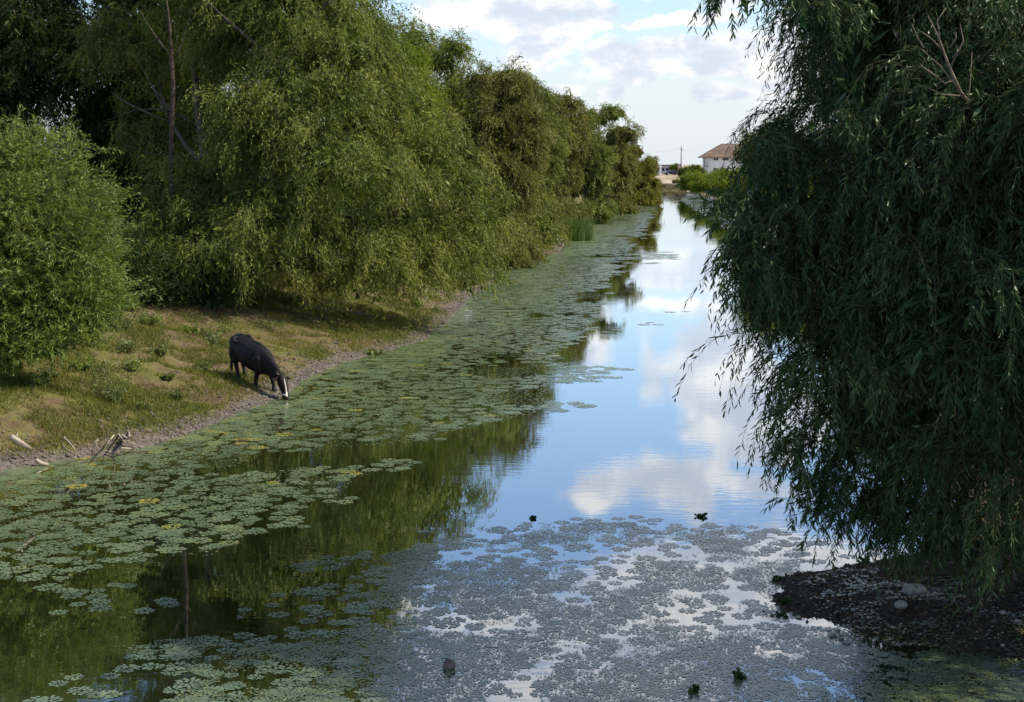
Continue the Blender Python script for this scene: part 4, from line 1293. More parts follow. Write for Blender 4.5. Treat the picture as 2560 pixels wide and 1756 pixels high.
def pebbles():
    g = rgs(123)
    n = 6500
    Y = 15.5 + 12 * g.random(n)
    s = 0.05 + 4.5 * g.random(n)
    X = np.interp(Y, RY, RX) + s
    Z = height(X, Y)
    k = Z > 0.0
    X, Y, Z = X[k], Y[k], Z[k]
    n = len(X)
    r = (0.006 + 0.018 * g.random(n) ** 3)[:, None]
    d = np.array([[1, 0, 0], [0, 1, 0], [-1, 0, 0], [0, -1, 0], [0, 0, 0.7], [0, 0, -0.7]])
    sc_ = 0.6 + 0.8 * g.random((n, 6, 1))
    V = (np.stack([X, Y, Z + r[:, 0] * 0.3], 1)[:, None] + d[None] * r[:, None] * sc_).reshape(-1, 3)
    f = np.array([0, 1, 4, 1, 2, 4, 2, 3, 4, 3, 0, 4, 1, 0, 5, 2, 1, 5, 3, 2, 5, 0, 3, 5])
    F = ((np.arange(n) * 6)[:, None] + f[None]).reshape(-1)
    me = np_mesh("gravel", V, F, np.full(n * 8, 3), [M['stone']])
    tag(link("gravel", me), "small pebbles and shell bits strewn over the dark right shore", "gravel", kind="stuff")
    # litter on the right shore: fallen willow leaves, bark scraps
    n = 9000
    Y = 15.5 + 11 * g.random(n)
    s = -0.15 + 4.5 * g.random(n)
    X = np.interp(Y, RY, RX) + s
    Z = height(X, Y)
    k = Z > -0.01
    X, Y, Z = X[k], Y[k], Z[k]
    n = len(X)
    a = g.random(n) * 6.28
    ll = 0.02 + 0.035 * g.random(n)
    u = np.stack([np.cos(a), np.sin(a), g.normal(size=n) * 0.25], 1) * ll[:, None]
    v = np.stack([-np.sin(a), np.cos(a), g.normal(size=n) * 0.3], 1) * (ll * 0.28)[:, None]
    c = np.stack([X, Y, Z + 0.012 + 0.012 * g.random(n)], 1)
    V = np.stack([c - u, c - v, c + u, c + v], 1).reshape(-1, 3)
    me = np_mesh("leaf_litter", V, np.arange(len(V)), np.full(n, 4), [leaf_mat("fallen_leaf", [(0, (0.03, 0.022, 0.012)), (0.6, (0.10, 0.075, 0.035)), (0.85, (0.2, 0.16, 0.06)), (1, (0.36, 0.33, 0.26))], trans=0.1)], tone=np.repeat(g.random(n), 4))
    tag(link("leaf_litter", me), "fallen leaves and scraps littering the dark right shore", "leaf litter", kind="stuff")
    # broken mud on the right shore
    n = 5200
    Y = 15.5 + 11 * g.random(n)
    s = -0.25 + 3.2 * g.random(n) ** 1.3
    X = np.interp(Y, RY, RX) + s
    Z = height(X, Y)
    k = Z > -0.04
    X, Y, Z = X[k], Y[k], Z[k]
    n = len(X)
    r = (0.012 + 0.045 * g.random(n) ** 3)[:, None]
    sc_ = 0.5 + 1.0 * g.random((n, 6, 1))
    V = (np.stack([X, Y, Z + r[:, 0] * 0.1], 1)[:, None] + d[None] * r[:, None] * sc_).reshape(-1, 3)
    F = ((np.arange(n) * 6)[:, None] + f[None]).reshape(-1)
    me = np_mesh("dark_mud_clods", V, F, np.full(n * 8, 3), [noisy("dark_mud_clod", (0.02, 0.016, 0.011), (0.075, 0.062, 0.048), 3, 0.9, 0.0)])
    tag(link("mud_clods", me), "dark clods of wet mud over the right shore", "mud", kind="stuff")
    # clods on the left shore
    n = 9000
    Y = 27 + 60 * g.random(n) ** 1.3
    s = 0.0 + 1.5 * g.random(n) ** 1.6
    X = np.interp(Y, LY, LX) - s
    Z = height(X, Y)
    k = Z > -0.03
    X, Y, Z = X[k], Y[k], Z[k]
    n = len(X)
    r = (0.012 + 0.05 * g.random(n) ** 3)[:, None]
    sc_ = 0.5 + 1.0 * g.random((n, 6, 1))
    V = (np.stack([X, Y, Z + r[:, 0] * 0.15], 1)[:, None] + d[None] * r[:, None] * sc_).reshape(-1, 3)
    F = ((np.arange(n) * 6)[:, None] + f[None]).reshape(-1)
    me = np_mesh("mud_clods", V, F, np.full(n * 8, 3), [noisy("mud_clod", (0.05, 0.04, 0.033), (0.17, 0.145, 0.12), 3, 0.95, 0.0)])
    tag(link("mud_clods", me), "broken clods of grey mud along the left waterline", "mud", kind="stuff")


pebbles()


# ------------------------------------------------------------------ floating leaves
def in_poly(x, y, poly):
    x = np.asarray(x)
    y = np.asarray(y)
    ins = np.zeros(x.shape, bool)
    n = len(poly)
    j = n - 1
    for i in range(n):
        xi, yi = poly[i]
        xj, yj = poly[j]
        c = ((yi > y) != (yj > y)) & (x < (xj - xi) * (y - yi) / (yj - yi + 1e-9) + xi)
        ins ^= c
        j = i
    return ins


def wp(poly):
    return [tuple(on_z(*q).xy) for q in poly]


POLY = {
    'left': wp([(-300, 1150), (0, 1150), (250, 1120), (480, 1050), (640, 1000), (740, 950), (800, 890), (940, 840), (1010, 780), (1060, 700), (1120, 640), (1280, 600), (1370, 560), (1470, 515), (1580, 496), (1650, 488), (1640, 520), (1625, 545), (1600, 600),
                (1560, 640), (1520, 700), (1500, 760), (1480, 830), (1380, 910), (1380, 1010), (1290, 1050), (1100, 1085), (1010, 1165), (900, 1190), (835, 1240), (850, 1268), (770, 1300), (650, 1348), (512, 1390), (375, 1401), (240, 1430), (165, 1464), (0, 1452), (-400, 1470)]),
    'near': wp([(1157, 1340), (1267, 1312), (1500, 1306), (1872, 1311), (2038, 1372), (2100, 1420), (1980, 1440), (1930, 1500), (2000, 1560), (2250, 1610), (2620, 1665), (2700, 1900), (300, 1900), (440, 1745), (500, 1700), (420, 1665), (290, 1655), (340, 1630), (520, 1600), (700, 1590), (760, 1540),
                (620, 1545), (600, 1525), (740, 1500), (700, 1485), (640, 1480), (800, 1450), (900, 1425), (960, 1395), (1010, 1380), (1080, 1352)]),
    'tuft': wp([(705, 1421), (760, 1408), (870, 1378), (960, 1380), (950, 1402), (800, 1425), (730, 1430)]),
    'right': wp([(2000, 1580), (2250, 1625), (2700, 1680), (2800, 1950), (1800, 1950), (1900, 1640)]),
    'stream1': wp([(1480, 640), (1680, 625), (1690, 650), (1500, 690)]),
    'stream2': wp([(1380, 900), (1560, 925), (1540, 975), (1380, 1040)]),
    'stream3': wp([(1420, 800), (1700, 780), (1720, 800), (1400, 850)]),
    'farR': wp([(1722, 484), (1850, 520), (1960, 600), (1860, 600), (1770, 545), (1700, 500)]),
}
# open dark water inside the left mat
HOLES = [wp([(560, 1150), (900, 1100), (1080, 1100), (1020, 1155), (820, 1165), (600, 1185), (480, 1195)]),
         wp([(1500, 655), (1600, 620), (1610, 640), (1560, 665)]), wp([(1420, 735), (1520, 720), (1500, 755), (1440, 755)]), wp([(1560, 600), (1600, 590), (1610, 620)]), wp([(1150, 920), (1400, 905), (1395, 935), (1250, 945)]), wp([(1240, 985), (1400, 960), (1400, 1010), (1280, 1015)])]


def rosette_proto(seed, simple=False):
    g = rgs(seed)
    n = 12 if simple else 34
    V, F, S, T = [], [], [], []
    for i in range(n):
        a = i * 2.39996 + g.normal() * 0.15
        rr = math.sqrt((i + 0.6) / n)
        r_in = rr * 0.70
        l = (0.30 if not simple else 0.52) * (0.85 + 0.3 * g.random())
        w = (0.26 if not simple else 0.46) * (0.85 + 0.3 * g.random())
        c, s = math.cos(a), math.sin(a)
        tz = 0.05 + 0.05 * (1 - rr) + g.random() * 0.03
        tilt = 0.06 * (1.2 - rr) + g.normal() * 0.03
        def pt(u, v, z):
            return ((r_in + u) * c - v * s, (r_in + u) * s + v * c, z)
        b = len(V)
        V += [pt(-l * 0.25, 0, tz - tilt * 0.4), pt(l * 0.35, w / 2, tz), pt(l * 0.8, 0, tz + tilt), pt(l * 0.35, -w / 2, tz)]
        F += [b, b + 3, b + 2, b + 1]
        S.append(4)
        T += [g.normal() * 0.08 - 0.10 * (1 - rr)] * 4
    V = np.array(V)
    V[:, 2] = V[:, 2] * 0.35
    return V, np.array(F), np.array(S), np.array(T)


def floating():
    g = rgs(17)
    protos = [rosette_proto(300 + i) for i in range(8)]
    simp = [rosette_proto(400 + i, True) for i in range(5)]

    def scatter(poly, spacing, jitter=0.5, keep=None, holes=True, rag=0.5):
        P = np.array(poly)
        x0, y0 = P.min(0)
        x1, y1 = P.max(0)
        xs = np.arange(x0 - 1, x1 + 1, spacing)
        ys = np.arange(max(y0 - 1, 14), y1 + 1, spacing * 0.88)
        X, Y = np.meshgrid(xs, ys)
        X = X + (np.arange(len(ys)) % 2)[:, None] * spacing * 0.5
        X = X.ravel() + g.uniform(-jitter, jitter, X.size) * spacing
        Y = Y.ravel() + g.uniform(-jitter, jitter, Y.size) * spacing
        rx = (fbm(X * 0.9, Y * 0.9, 7, 3) - 0.5) * 2 * rag
        ry = (fbm(X * 0.9, Y * 0.9, 33, 3) - 0.5) * 2 * rag * 1.5
        ok = in_poly(X + rx, Y + ry, poly)
        if holes:
            for h_ in HOLES:
                ok &= ~in_poly(X + rx * 0.7, Y + ry * 0.7, h_)
        if keep is not None:
            ok &= keep(X, Y)
        sL, sR, sF = shore_s(X, Y)
        ok &= (np.maximum(sL, sR) < 0.06) & (sF < -1)
        return X[ok], Y[ok]

    allX, allY, allR, allT = [], [], [], []

    def put(X, Y, r0, r1, t0, t1):
        allX.append(X)
        allY.append(Y)
        allR.append(g.uniform(r0, r1, len(X)))
        t = g.uniform(t0, t1, len(X))
        t = np.where(g.random(len(X)) > 0.985, 0.9, t)
        allT.append(t)

    # left mat, near part dense, distant part with gaps
    def kl(X, Y):
        n_ = fbm(X * 0.35, Y * 0.22, 140, 4)
        return (n_ > 0.24 + 0.08 * g.random(len(X))) | (Y < 24)
    L_ = POLY['left']
    X, Y = scatter(L_, 0.33, keep=kl, rag=0.5)
    m = Y < 62
    put(X[m], Y[m], 0.13, 0.26, 0.28, 0.64)
    X, Y = scatter(L_, 0.36, keep=kl, rag=0.9)
    m = Y >= 62
    put(X[m], Y[m], 0.16, 0.29, 0.30, 0.60)
    # near mat: dense at left, looser rosettes where the sky is mirrored
    def kn(X, Y):
        px_, py_ = to_px(X, Y, 0 * X)
        loose = np.clip((px_ - 1050) / 350, 0, 1)
        n_ = fbm(X * 0.8, Y * 0.55, 150, 3)
        return g.random(len(X)) > loose * (0.12 + 0.45 * (n_ < 0.44)) + 0.02
    X, Y = scatter(POLY['near'], 0.30, keep=kn, holes=False, rag=0.35)
    put(X, Y, 0.10, 0.21, 0.26, 0.60)
    X, Y = scatter(POLY['right'], 0.24, holes=False, rag=0.3, keep=lambda X, Y: fbm(X * 1.5, Y * 1.5, 155, 3) > 0.25)
    put(X, Y, 0.09, 0.15, 0.35, 0.85)
    X, Y = scatter(POLY['tuft'], 0.28, holes=False, rag=0.1)
    put(X, Y, 0.13, 0.19, 0.35, 0.6)
    for k, th in (('stream1', 0.5), ('stream2', 0.46), ('stream3', 0.52), ('farR', 0.40)):
        X, Y = scatter(POLY[k], 0.42, holes=False, rag=0.8, keep=lambda X, Y, th=th: fbm(X * 0.25, Y * 0.5, 160, 4) > th)
        put(X, Y, 0.20, 0.34, 0.30, 0.5)
    # fringe of rosettes hugging the left shore
    n = 9000
    Ys = g.uniform(27, 150, n)
    ds = g.random(n) ** 1.2 * np.interp(Ys, [27, 60, 150], [1.2, 3.0, 3.0])
    Xs = np.interp(Ys, LY, LX) + ds
    sL, sR, sF = shore_s(Xs, Ys)
    ok = (sL < 0.05) & ~((np.abs(Xs - on_z(716, 999).x) < 0.3) & (np.abs(Ys - on_z(716, 999).y) < 0.5))
    ok &= g.random(n) < np.interp(Ys, [27, 45, 150], [0.22, 0.38, 0.6])
    put(Xs[ok], Ys[ok], 0.12, 0.24, 0.32, 0.7)
    # hand-placed loose ones
    loose = [(285, 1463), (165, 1478), (200, 1480), (318, 1466), (245, 1478), (178, 1491), (240, 1493), (195, 1512), (250, 1506), (250, 1522), (146, 1532), (360, 1528), (413, 1503), (425, 1512),
             (185, 1694), (275, 1691), (145, 1710), (200, 1728), (240, 1738), (275, 1737), (90, 1752), (120, 1753), (1008, 1172), (985, 1176), (880, 1246), (860, 1256), (760, 1318), (1165, 1340), (1060, 1330), (1055, 1365), (1030, 1375),
             (1545, 1297), (1590, 1293), (1640, 1300), (2010, 1385), (1965, 1362), (2045, 1358), (2120, 1392), (2180, 1387), (1980, 1412), (2040, 1405), (1930, 1328), (1900, 1345)]
    lx = np.array([on_z(*q).x for q in loose])
    ly = np.array([on_z(*q).y for q in loose])
    put(lx, ly, 0.12, 0.20, 0.35, 0.75)
    X = np.concatenate(allX)
    Y = np.concatenate(allY)
    Rr = np.concatenate(allR)
    T = np.concatenate(allT)
    # yellower near the left shore
    sL, sR, sF = shore_s(X, Y)
    T = T + np.clip(1 - (-sL) / 3.2, 0, 1) * 0.18 * g.random(len(X)) + 0.22 * (fbm(X * 0.3, Y * 0.3, 170, 3) - 0.5)
    px_, py_ = to_px(X, Y, 0 * X)
    vis = (px_ > -20) & (px_ < 2580) & (py_ < 1770) & ~((px_ > 1900) & (py_ < 1300))
    # individuals: those showing largest (nearest) and in view
    Dn = Y.copy()
    order = np.argsort(np.where(vis & (py_ < 1752), Dn, 1e9))
    nl = len(lx)
    li = np.arange(len(X) - nl, len(X))
    ind = list(dict.fromkeys(list(li[vis[li]]) + list(order[:600])))[:285]
    indset = np.zeros(len(X), bool)
    indset[ind] = True
    # protos as shared meshes in 5 tones
    meshes = []
    for ti, tv in enumerate((0.34, 0.44, 0.54, 0.64, 0.93)):
        for k in range(4):
            V, F, S, T_ = protos[k * 2 + (ti % 2)]
            me = np_mesh("leaf_rosette", V * np.array([1, 1, 0.22]), F, S, [M['pad']], tone=np.clip(T_ * (1 if tv < 0.9 else 1.2) + tv, 0, 1))
            meshes.append((tv, me))
    tv = np.array([m_[0] for m_ in meshes])
    for i in ind:
        c = np.where(np.abs(tv - T[i]) <= np.abs(tv - T[i]).min() + 1e-6)[0]
        me = meshes[int(g.choice(c))][1]
        ob = bpy.data.objects.new("leaf_rosette", me)
        col.objects.link(ob)
        ob.location = (X[i], Y[i], 0.004)
        ob.rotation_euler = (0, 0, g.random() * 6.28)
        ob.scale = (Rr[i], Rr[i] * (0.9 + 0.2 * g.random()), Rr[i])
        x_, y_ = px_[i], py_[i]
        if i in set(li.tolist()):
            if x_ < 450 and y_ < 1600:
                lab, grp = "loose floating leaf rosette on dark water below the left leaf mat", "loose rosettes below the left mat"
            elif x_ < 450:
                lab, grp = "loose floating leaf rosette near the bottom left corner", "loose rosettes at the bottom left"
            elif x_ < 1200:
                lab, grp = "stray floating leaf rosette at the tip of a leaf mat by the dark reflection", "stray rosettes by the dark reflection"
            else:
                lab, grp = "stray rosette on bright mirrored sky at the top of the near mat", "stray rosettes on mirrored sky"
        elif T[i] > 0.85:
            lab, grp = "yellowed floating leaf rosette within the near leaf mat", "yellowed rosettes"
        elif x_ > 1900:
            lab, grp = "green leaf rosette floating in the shade at lower right", "shaded rosettes at lower right"
        elif x_ > 1050:
            lab, grp = "floating leaf rosette among glints of sky in the near mat", "rosettes among sky glints"
        else:
            lab, grp = "green floating leaf rosette in the dense near left mat", "rosettes in the dense near mat"
        tag(ob, lab, "water plant", grp)
    # the rest as one mat
    rest = np.where(~indset)[0]
    Vs, Fs, Ss, Ts = [], [], [], []
    o_ = 0
    for grp, lib in ((rest[Y[rest] < 55], protos), (rest[Y[rest] >= 55], simp)):
        pk = g.integers(0, len(lib), len(grp))
        for k, (V, F, S, T_) in enumerate(lib):
            ids = grp[pk == k]
            if len(ids) == 0:
                continue
            a = g.random(len(ids)) * 6.28
            ca, sa = np.cos(a)[:, None], np.sin(a)[:, None]
            r = Rr[ids][:, None]
            vx = (V[:, 0][None] * ca - V[:, 1][None] * sa) * r + X[ids][:, None]
            vy = (V[:, 0][None] * sa + V[:, 1][None] * ca) * r + Y[ids][:, None]
            vz = V[:, 2][None] * r * 0.22 + 0.004 + 0 * vx
            W = np.stack([vx, vy, vz], -1).reshape(-1, 3)
            m_ = len(V)
            Vs.append(W)
            Fs.append(((np.arange(len(ids)) * m_)[:, None] + F[None]).reshape(-1) + o_)
            Ss.append(np.tile(S, len(ids)))
            Ts.append(np.clip(T[ids][:, None] + T_[None], 0, 1).ravel())
            o_ += len(W)
    # loose single leaves and scum between rosettes
    for (k, n, w, hl) in (('near', 100000, 0.0135, 0.5), ('left', 60000, 0.026, 0.5)):
        P = np.array(POLY[k])
        x0, y0 = P.min(0)
        x1, y1 = P.max(0)
        X2 = g.uniform(x0, x1, n * 3)
        Y2 = g.uniform(max(y0, 14), min(y1, 70), n * 3)
        ok = in_poly(X2 + (fbm(X2, Y2, 9, 3) - .5) * .6, Y2 + (fbm(X2, Y2, 10, 3) - .5), P)
        if k == 'near':
            pxx, pyy = to_px(X2, Y2, 0 * X2)
            dn = fbm(X2 * 1.3, Y2 * 0.9, 180, 4) - 0.03 + 0.09 * np.clip((pyy - 1450) / 250, -0.5, 1)
            ok &= (dn > 0.425 + 0.14 * g.random(len(X2)))
        else:
            ok &= fbm(X2 * 0.5, Y2 * 0.4, 185, 4) > 0.45
        sL, sR, _ = shore_s(X2, Y2)
        ok &= np.maximum(sL, sR) < 0.05
        X2, Y2 = X2[ok][:n], Y2[ok][:n]
        m_ = len(X2)
        a = g.random(m_) * 6.28
        r = (w * (0.5 + 1.0 * g.random(m_)))
        dx = np.stack([np.cos(a), np.sin(a)], 1) * r[:, None]
        dy = np.stack([-np.sin(a), np.cos(a)], 1) * r[:, None] * 0.8
        c = np.stack([X2, Y2], 1)
        q = np.stack([c - dx, c - dy, c + dx, c + dy], 1)
        V = np.concatenate([q, np.full((m_, 4, 1), 0.0035) + g.random((m_, 1, 1)) * 0.006], -1).reshape(-1, 3)
        Vs.append(V)
        Fs.append(np.arange(len(V)) + o_)
        Ss.append(np.full(m_, 4))
        Ts.append(np.repeat(g.uniform(0.0, 0.8, m_), 4))
        o_ += len(V)
    me = np_mesh("floating_leaves", np.concatenate(Vs), np.concatenate(Fs), np.concatenate(Ss), [M['pad']], tone=np.concatenate(Ts))
    tag(link("floating_leaves", me), "grey-green mats of small floating leaves covering much of the canal", "water plants", kind="stuff")
    print("ROSETTES", len(X), "individual", len(ind))


floating()

# small emergent leafy plants standing on the water
EW = [(1850, 1700, "dark leafy plant standing out of the leaf mat with a curled dry stem", 0.09, 0.11, 9, 1), (1732, 1735, "glossy dark green plant poking up at the bottom edge", 0.06, 0.08, 6, 2),
      (1755, 1296, "dark sprig on open water at the top of the near mat", 0.12, 0.06, 7, 3), (1333, 1300, "tiny dark sprig alone on the mirrored blue sky", 0.04, 0.06, 5, 4),
      (2160, 1410, "small dark sprig at the spit edge by the forked twig", 0.05, 0.10, 7, 5), (1960, 1520, "low dark green weed on the tip of the spit", 0.22, 0.04, 14, 6), (1945, 1452, "dark weed clump just off the spit's upper edge", 0.2, 0.03, 10, 7),
      (1950, 1545, "dark weed clump just off the spit's lower edge", 0.2, 0.03, 10, 8)]
for a in EW:
    weed(a[0], a[1], a[2], a[3], a[4], a[5], 500 + a[6], z=0.0, name="water_weed", mat='leaf_near', grp="sprigs standing out of the water", llen=0.045, lwid=0.035, cat="water plant")


def weeds_right():
    """green weed cover on the wet part of the right shore"""
    g = rgs(640)
    n = 26000
    Y = 14.5 + 7.5 * g.random(n)
    X = np.interp(Y, RY, RX) + g.uniform(-1.2, 2.6, n)
    Z = height(X, Y)
    px_, py_ = to_px(X, Y, Z)
    dn = fbm(X * 1.6, Y * 1.6, 190, 4) + 0.12 * np.clip((py_ - 1560) / 120, -1.3, 1)
    k = (dn > 0.46 + 0.1 * g.random(n)) & (Z > -0.12)
    X, Y, Z = X[k], Y[k], np.maximum(Z[k], 0)
    n = len(X)
    r = 0.012 + 0.02 * g.random(n)
    a = g.random(n) * 6.28
    tilt = g.uniform(0, 0.6, n)
    dx = np.stack([np.cos(a), np.sin(a), tilt * 0.6], 1) * r[:, None]
    dy = np.stack([-np.sin(a), np.cos(a), 0 * a], 1) * r[:, None] * 0.7
    c = np.stack([X, Y, Z + 0.02 + 0.02 * g.random(n)], 1)
    V = np.stack([c - dx, c - dy, c + dx, c + dy], 1).reshape(-1, 3)
    me = np_mesh("shore_weed", V, np.arange(len(V)), np.full(n, 4), [M['pad']], tone=np.repeat(np.clip(g.uniform(0.1, 0.75, n) + (dn[k] - 0.5), 0, 1), 4))
    tag(link("shore_weed", me), "green creeping weed on the wet dark shore at lower right", "weed", kind="stuff")


weeds_right()


# ------------------------------------------------------------------ cow
def build_cow():
    mz = on_z(716, 999, 0.0)
    phi = R(50)
    fwd = np.array([math.cos(phi), -math.sin(phi), 0])
    rt_ = np.array([-math.sin(phi), -math.cos(phi), 0])     # the cow's right-hand side, towards the camera

    def gz(x, l):
        p = np.array([mz.x, mz.y, 0]) + fwd * x + rt_ * l
        return float(height(p[0], p[1]))
    root = empty("cow", (mz.x - 1.3 * fwd[0], mz.y - 1.3 * fwd[1], gz(-1.3, 0)))
    tag(root, "black cow with a white face blaze, head down drinking at the bank", "cow")
    o_ = np.array(root.location)

    def Wd(x, l, z):
        return np.array([mz.x, mz.y, 0]) + fwd * x + rt_ * l + np.array([0, 0, z]) - o_
    bm = bmesh.new()

    def loft(rings, n=16):
        """rings: (x, l, z, rl, rn, tilt) ellipse normal to the path"""
        pr = None
        cs = [np.array(r[:3], float) for r in rings]
        for i, r in enumerate(rings):
            t = cs[min(i + 1, len(cs) - 1)] - cs[max(i - 1, 0)]
            t = t / np.linalg.norm(t)
            side = np.array([0, 1.0, 0])
            side = side - t * (side @ t)
            side /= np.linalg.norm(side)
            upv = np.cross(t, side)
            vs = []
            for k in range(n):
                a = 2 * math.pi * k / n
                q = cs[i] + side * math.cos(a) * r[3] + upv * math.sin(a) * r[4]
                vs.append(bm.verts.new(Wd(*q)))
            if pr:
                for k in range(n):
                    bm.faces.new((pr[k], pr[(k + 1) % n], vs[(k + 1) % n], vs[k]))
            else:
                bm.faces.new(vs[::-1])
            pr = vs
        bm.faces.new(pr)
    # trunk of the body, rump to neck base
    loft([(-2.48, 0, 1.20, .07, .10), (-2.42, 0, 1.17, .17, .22), (-2.28, 0, 1.13, .235, .30), (-2.06, 0, 1.07, .26, .35), (-1.78, 0, 1.00, .31, .365), (-1.50, 0, .94, .32, .375), (-1.25, 0, .89, .29, .375),
          (-1.04, 0, .84, .23, .35), (-.86, 0, .79, .165, .29), (-.66, 0, .71, .115, .22), (-.48, 0, .63, .095, .175), (-.33, 0, .55, .09, .145), (-.20, 0, .46, .085, .12)])
    # spine ridge, hip bones, shoulder
    loft([(-2.42, 0, 1.38, .045, .05), (-2.15, 0, 1.42, .05, .05), (-1.7, 0, 1.325, .045, .04), (-1.22, 0, 1.25, .055, .06), (-.95, 0, 1.10, .045, .05)])
    for s in (-1, 1):
        loft([(-2.25, s * .12, 1.385, .05, .05), (-2.16, s * .245, 1.37, .055, .06), (-2.02, s * .26, 1.26, .05, .05)], 10)
        loft([(-2.46, s * .08, 1.32, .05, .05), (-2.44, s * .13, 1.26, .05, .06), (-2.40, s * .15, 1.15, .05, .05)], 10)
        loft([(-1.12, s * .15, 1.06, .07, .12), (-1.08, s * .19, .90, .10, .18), (-1.04, s * .17, .72, .09, .14), (-1.02, s * .14, .58, .07, .09)], 12)

    # legs: each ends on the ground
    def leg(joints):
        loft([(j[0], j[1], j[2], j[3], j[4]) for j in joints], 12)

    def z0(x, l):
        return max(gz(x, l), -0.03)
    for (s, xf, knee) in ((1, -1.20, -1.15), (-1, -.84, -.92)):
        l = s * .15
        g0 = z0(xf, l)
        leg([(-1.08, s * .15, .76, .10, .14), (-1.10 if s > 0 else -1.0, l, .56, .085, .11), (knee, l, g0 + .36, .062, .068), (knee + (xf - knee) * .3, l, g0 + .31, .064, .07), (xf, l, g0 + .16, .046, .048), (xf, l, g0 + .09, .055, .055), (xf + .02, l, g0 + .05, .06, .068), (xf + .03, l, g0 - .01, .066, .08)])
    for (s, xh) in ((1, -2.02), (-1, -2.26)):
        l = s * .16
        g0 = z0(xh, l)
        leg([(-2.22, s * .14, 1.12, .13, .20), (-2.24, s * .16, .92, .13, .19), (-2.18, s * .17, .76, .10, .14), (xh - .14, l, g0 + .44, .062, .08), (xh - .13, l, g0 + .38, .056, .068), (xh - .06, l, g0 + .2, .046, .05), (xh - .02, l, g0 + .10, .055, .055), (xh, l, g0 + .05, .06, .068), (xh + .02, l, g0 - .01, .066, .08)])
    # udder
    loft([(-2.05, 0, .76, .06, .05), (-1.96, 0, .69, .10, .08), (-1.86, 0, .70, .06, .05)], 10)
    # head: forehead down to the muzzle
    loft([(-.26, 0, .60, .07, .08), (-.215, 0, .54, .12, .12), (-.185, 0, .45, .135, .14), (-.15, 0, .36, .12, .14), (-.105, 0, .27, .10, .125), (-.065, 0, .18, .088, .105), (-.04, 0, .10, .092, .092), (-.02, 0, .05, .086, .08), (-.005, 0, .01, .045, .04)])
    # jaw
    loft([(-.27, 0, .42, .06, .05), (-.225, 0, .32, .055, .05), (-.16, 0, .2, .045, .04), (-.10, 0, .1, .045, .035)], 10)
    # brow ridges and nostril wings
    for s in (-1, 1):
        loft([(-.17, s * .07, .47, .03, .035), (-.115, s * .082, .42, .032, .032), (-.10, s * .078, .38, .02, .02)], 8)
        loft([(.0, s * .03, .085, .02, .018), (.02, s * .035, .06, .022, .018), (.02, s * .035, .04, .015, .012)], 8)
    me = bpy.data.meshes.new("body")
    bmesh.ops.recalc_face_normals(bm, faces=bm.faces[:])
    bm.to_mesh(me)
    bm.free()
    ob = link("body", me, root)
    rm = ob.modifiers.new("remesh", 'REMESH')
    rm.mode = 'VOXEL'
    rm.voxel_size = 0.0155
    smo = ob.modifiers.new("smooth", 'SMOOTH')
    smo.factor = 0.5
    smo.iterations = 3
    dg = bpy.context.evaluated_depsgraph_get()
    me2 = bpy.data.meshes.new_from_object(ob.evaluated_get(dg))
    me2.name = "body"
    ob.modifiers.clear()
    ob.data = me2
    for p in me2.polygons:
        p.use_smooth = True
    n = len(me2.vertices)
    co = np.zeros(n * 3, np.float32)
    me2.vertices.foreach_get("co", co)
    co = co.reshape(-1, 3) + o_ - np.array([mz.x, mz.y, 0])
    xl = co @ fwd
    ll = co @ rt_
    zz = co[:, 2]
    # white blaze down the front of the face, white rim above the muzzle
    front = xl - np.interp(zz, [0, .1, .2, .3, .4, .5, .6], [.0, .0, -.015, -.04, -.07, -.10, -.14])
    wid = np.interp(zz, [.05, .1, .16, .25, .35, .45, .52], [.010, .028, .024, .009, .008, .012, .005])
    white = (front > 0.015) & (np.abs(ll - .012) < wid) & (zz > .075) & (zz < .52)
    white |= (zz > .11) & (zz < .15) & (ll > 0.03) & (xl > -.10)
    at = me2.attributes.new("tone", 'FLOAT', 'POINT')
    at.data.foreach_set("value", white.astype(np.float32))
    m, nt, b = principled("black_hide", (0.012, 0.010, 0.010), 0.6, 0.18)
    a_ = nt.nodes.new("ShaderNodeAttribute")
    a_.attribute_name = "tone"
    tc = nt.nodes.new("ShaderNodeTexCoord")
    nz = noise_n(nt, tc.outputs['Object'], 9, 5, 0.6)
    blk = mixrgb(nt, nz.outputs['Fac'], (0.004, 0.0035, 0.004), (0.012, 0.010, 0.011))
    nt.links.new(mixrgb(nt, a_.outputs['Fac'], blk, (0.5, 0.48, 0.44)), b.inputs['Base Color'])
    nz2 = noise_n(nt, tc.outputs['Object'], 60, 4, 0.6)
    bp = nt.nodes.new("ShaderNodeBump")
    bp.inputs['Strength'].default_value = 0.25
    bp.inputs['Distance'].default_value = 0.01
    nt.links.new(nz2.outputs['Fac'], bp.inputs['Height'])
    nt.links.new(bp.outputs[0], b.inputs['Normal'])
    me2.materials.clear()
    me2.materials.append(m)
    hide = m
    # ears, horns, tail, eyes
    for s in (-1, 1):
        mb_ = MB()
        pts = [Wd(-.205, s * .10, .50), Wd(-.19, s * .15, .51), Wd(-.175, s * .20, .50), Wd(-.17, s * .245, .475)]
        a0 = Vector(pts[0])
        vs, fs = [], []
        for i, (q, w_) in enumerate(zip(pts, (.02, .045, .042, .006))):
            q = Vector(q)
            up_ = Vector((0, 0, 1)) * w_ * 0.9
            fr_ = Vector(fwd) * 0.014
            vs += [q + up_, q + fr_, q - up_, q - fr_]
        for i in range(3):
            for k in range(4):
                fs.append((i * 4 + k, i * 4 + (k + 1) % 4, i * 4 + 4 + (k + 1) % 4, i * 4 + 4 + k))
        fs += [(3, 2, 1, 0), (12, 13, 14, 15)]
        mb_.add(vs, fs)
        mb_.build("ear", hide, root, True)
        mh = MB()
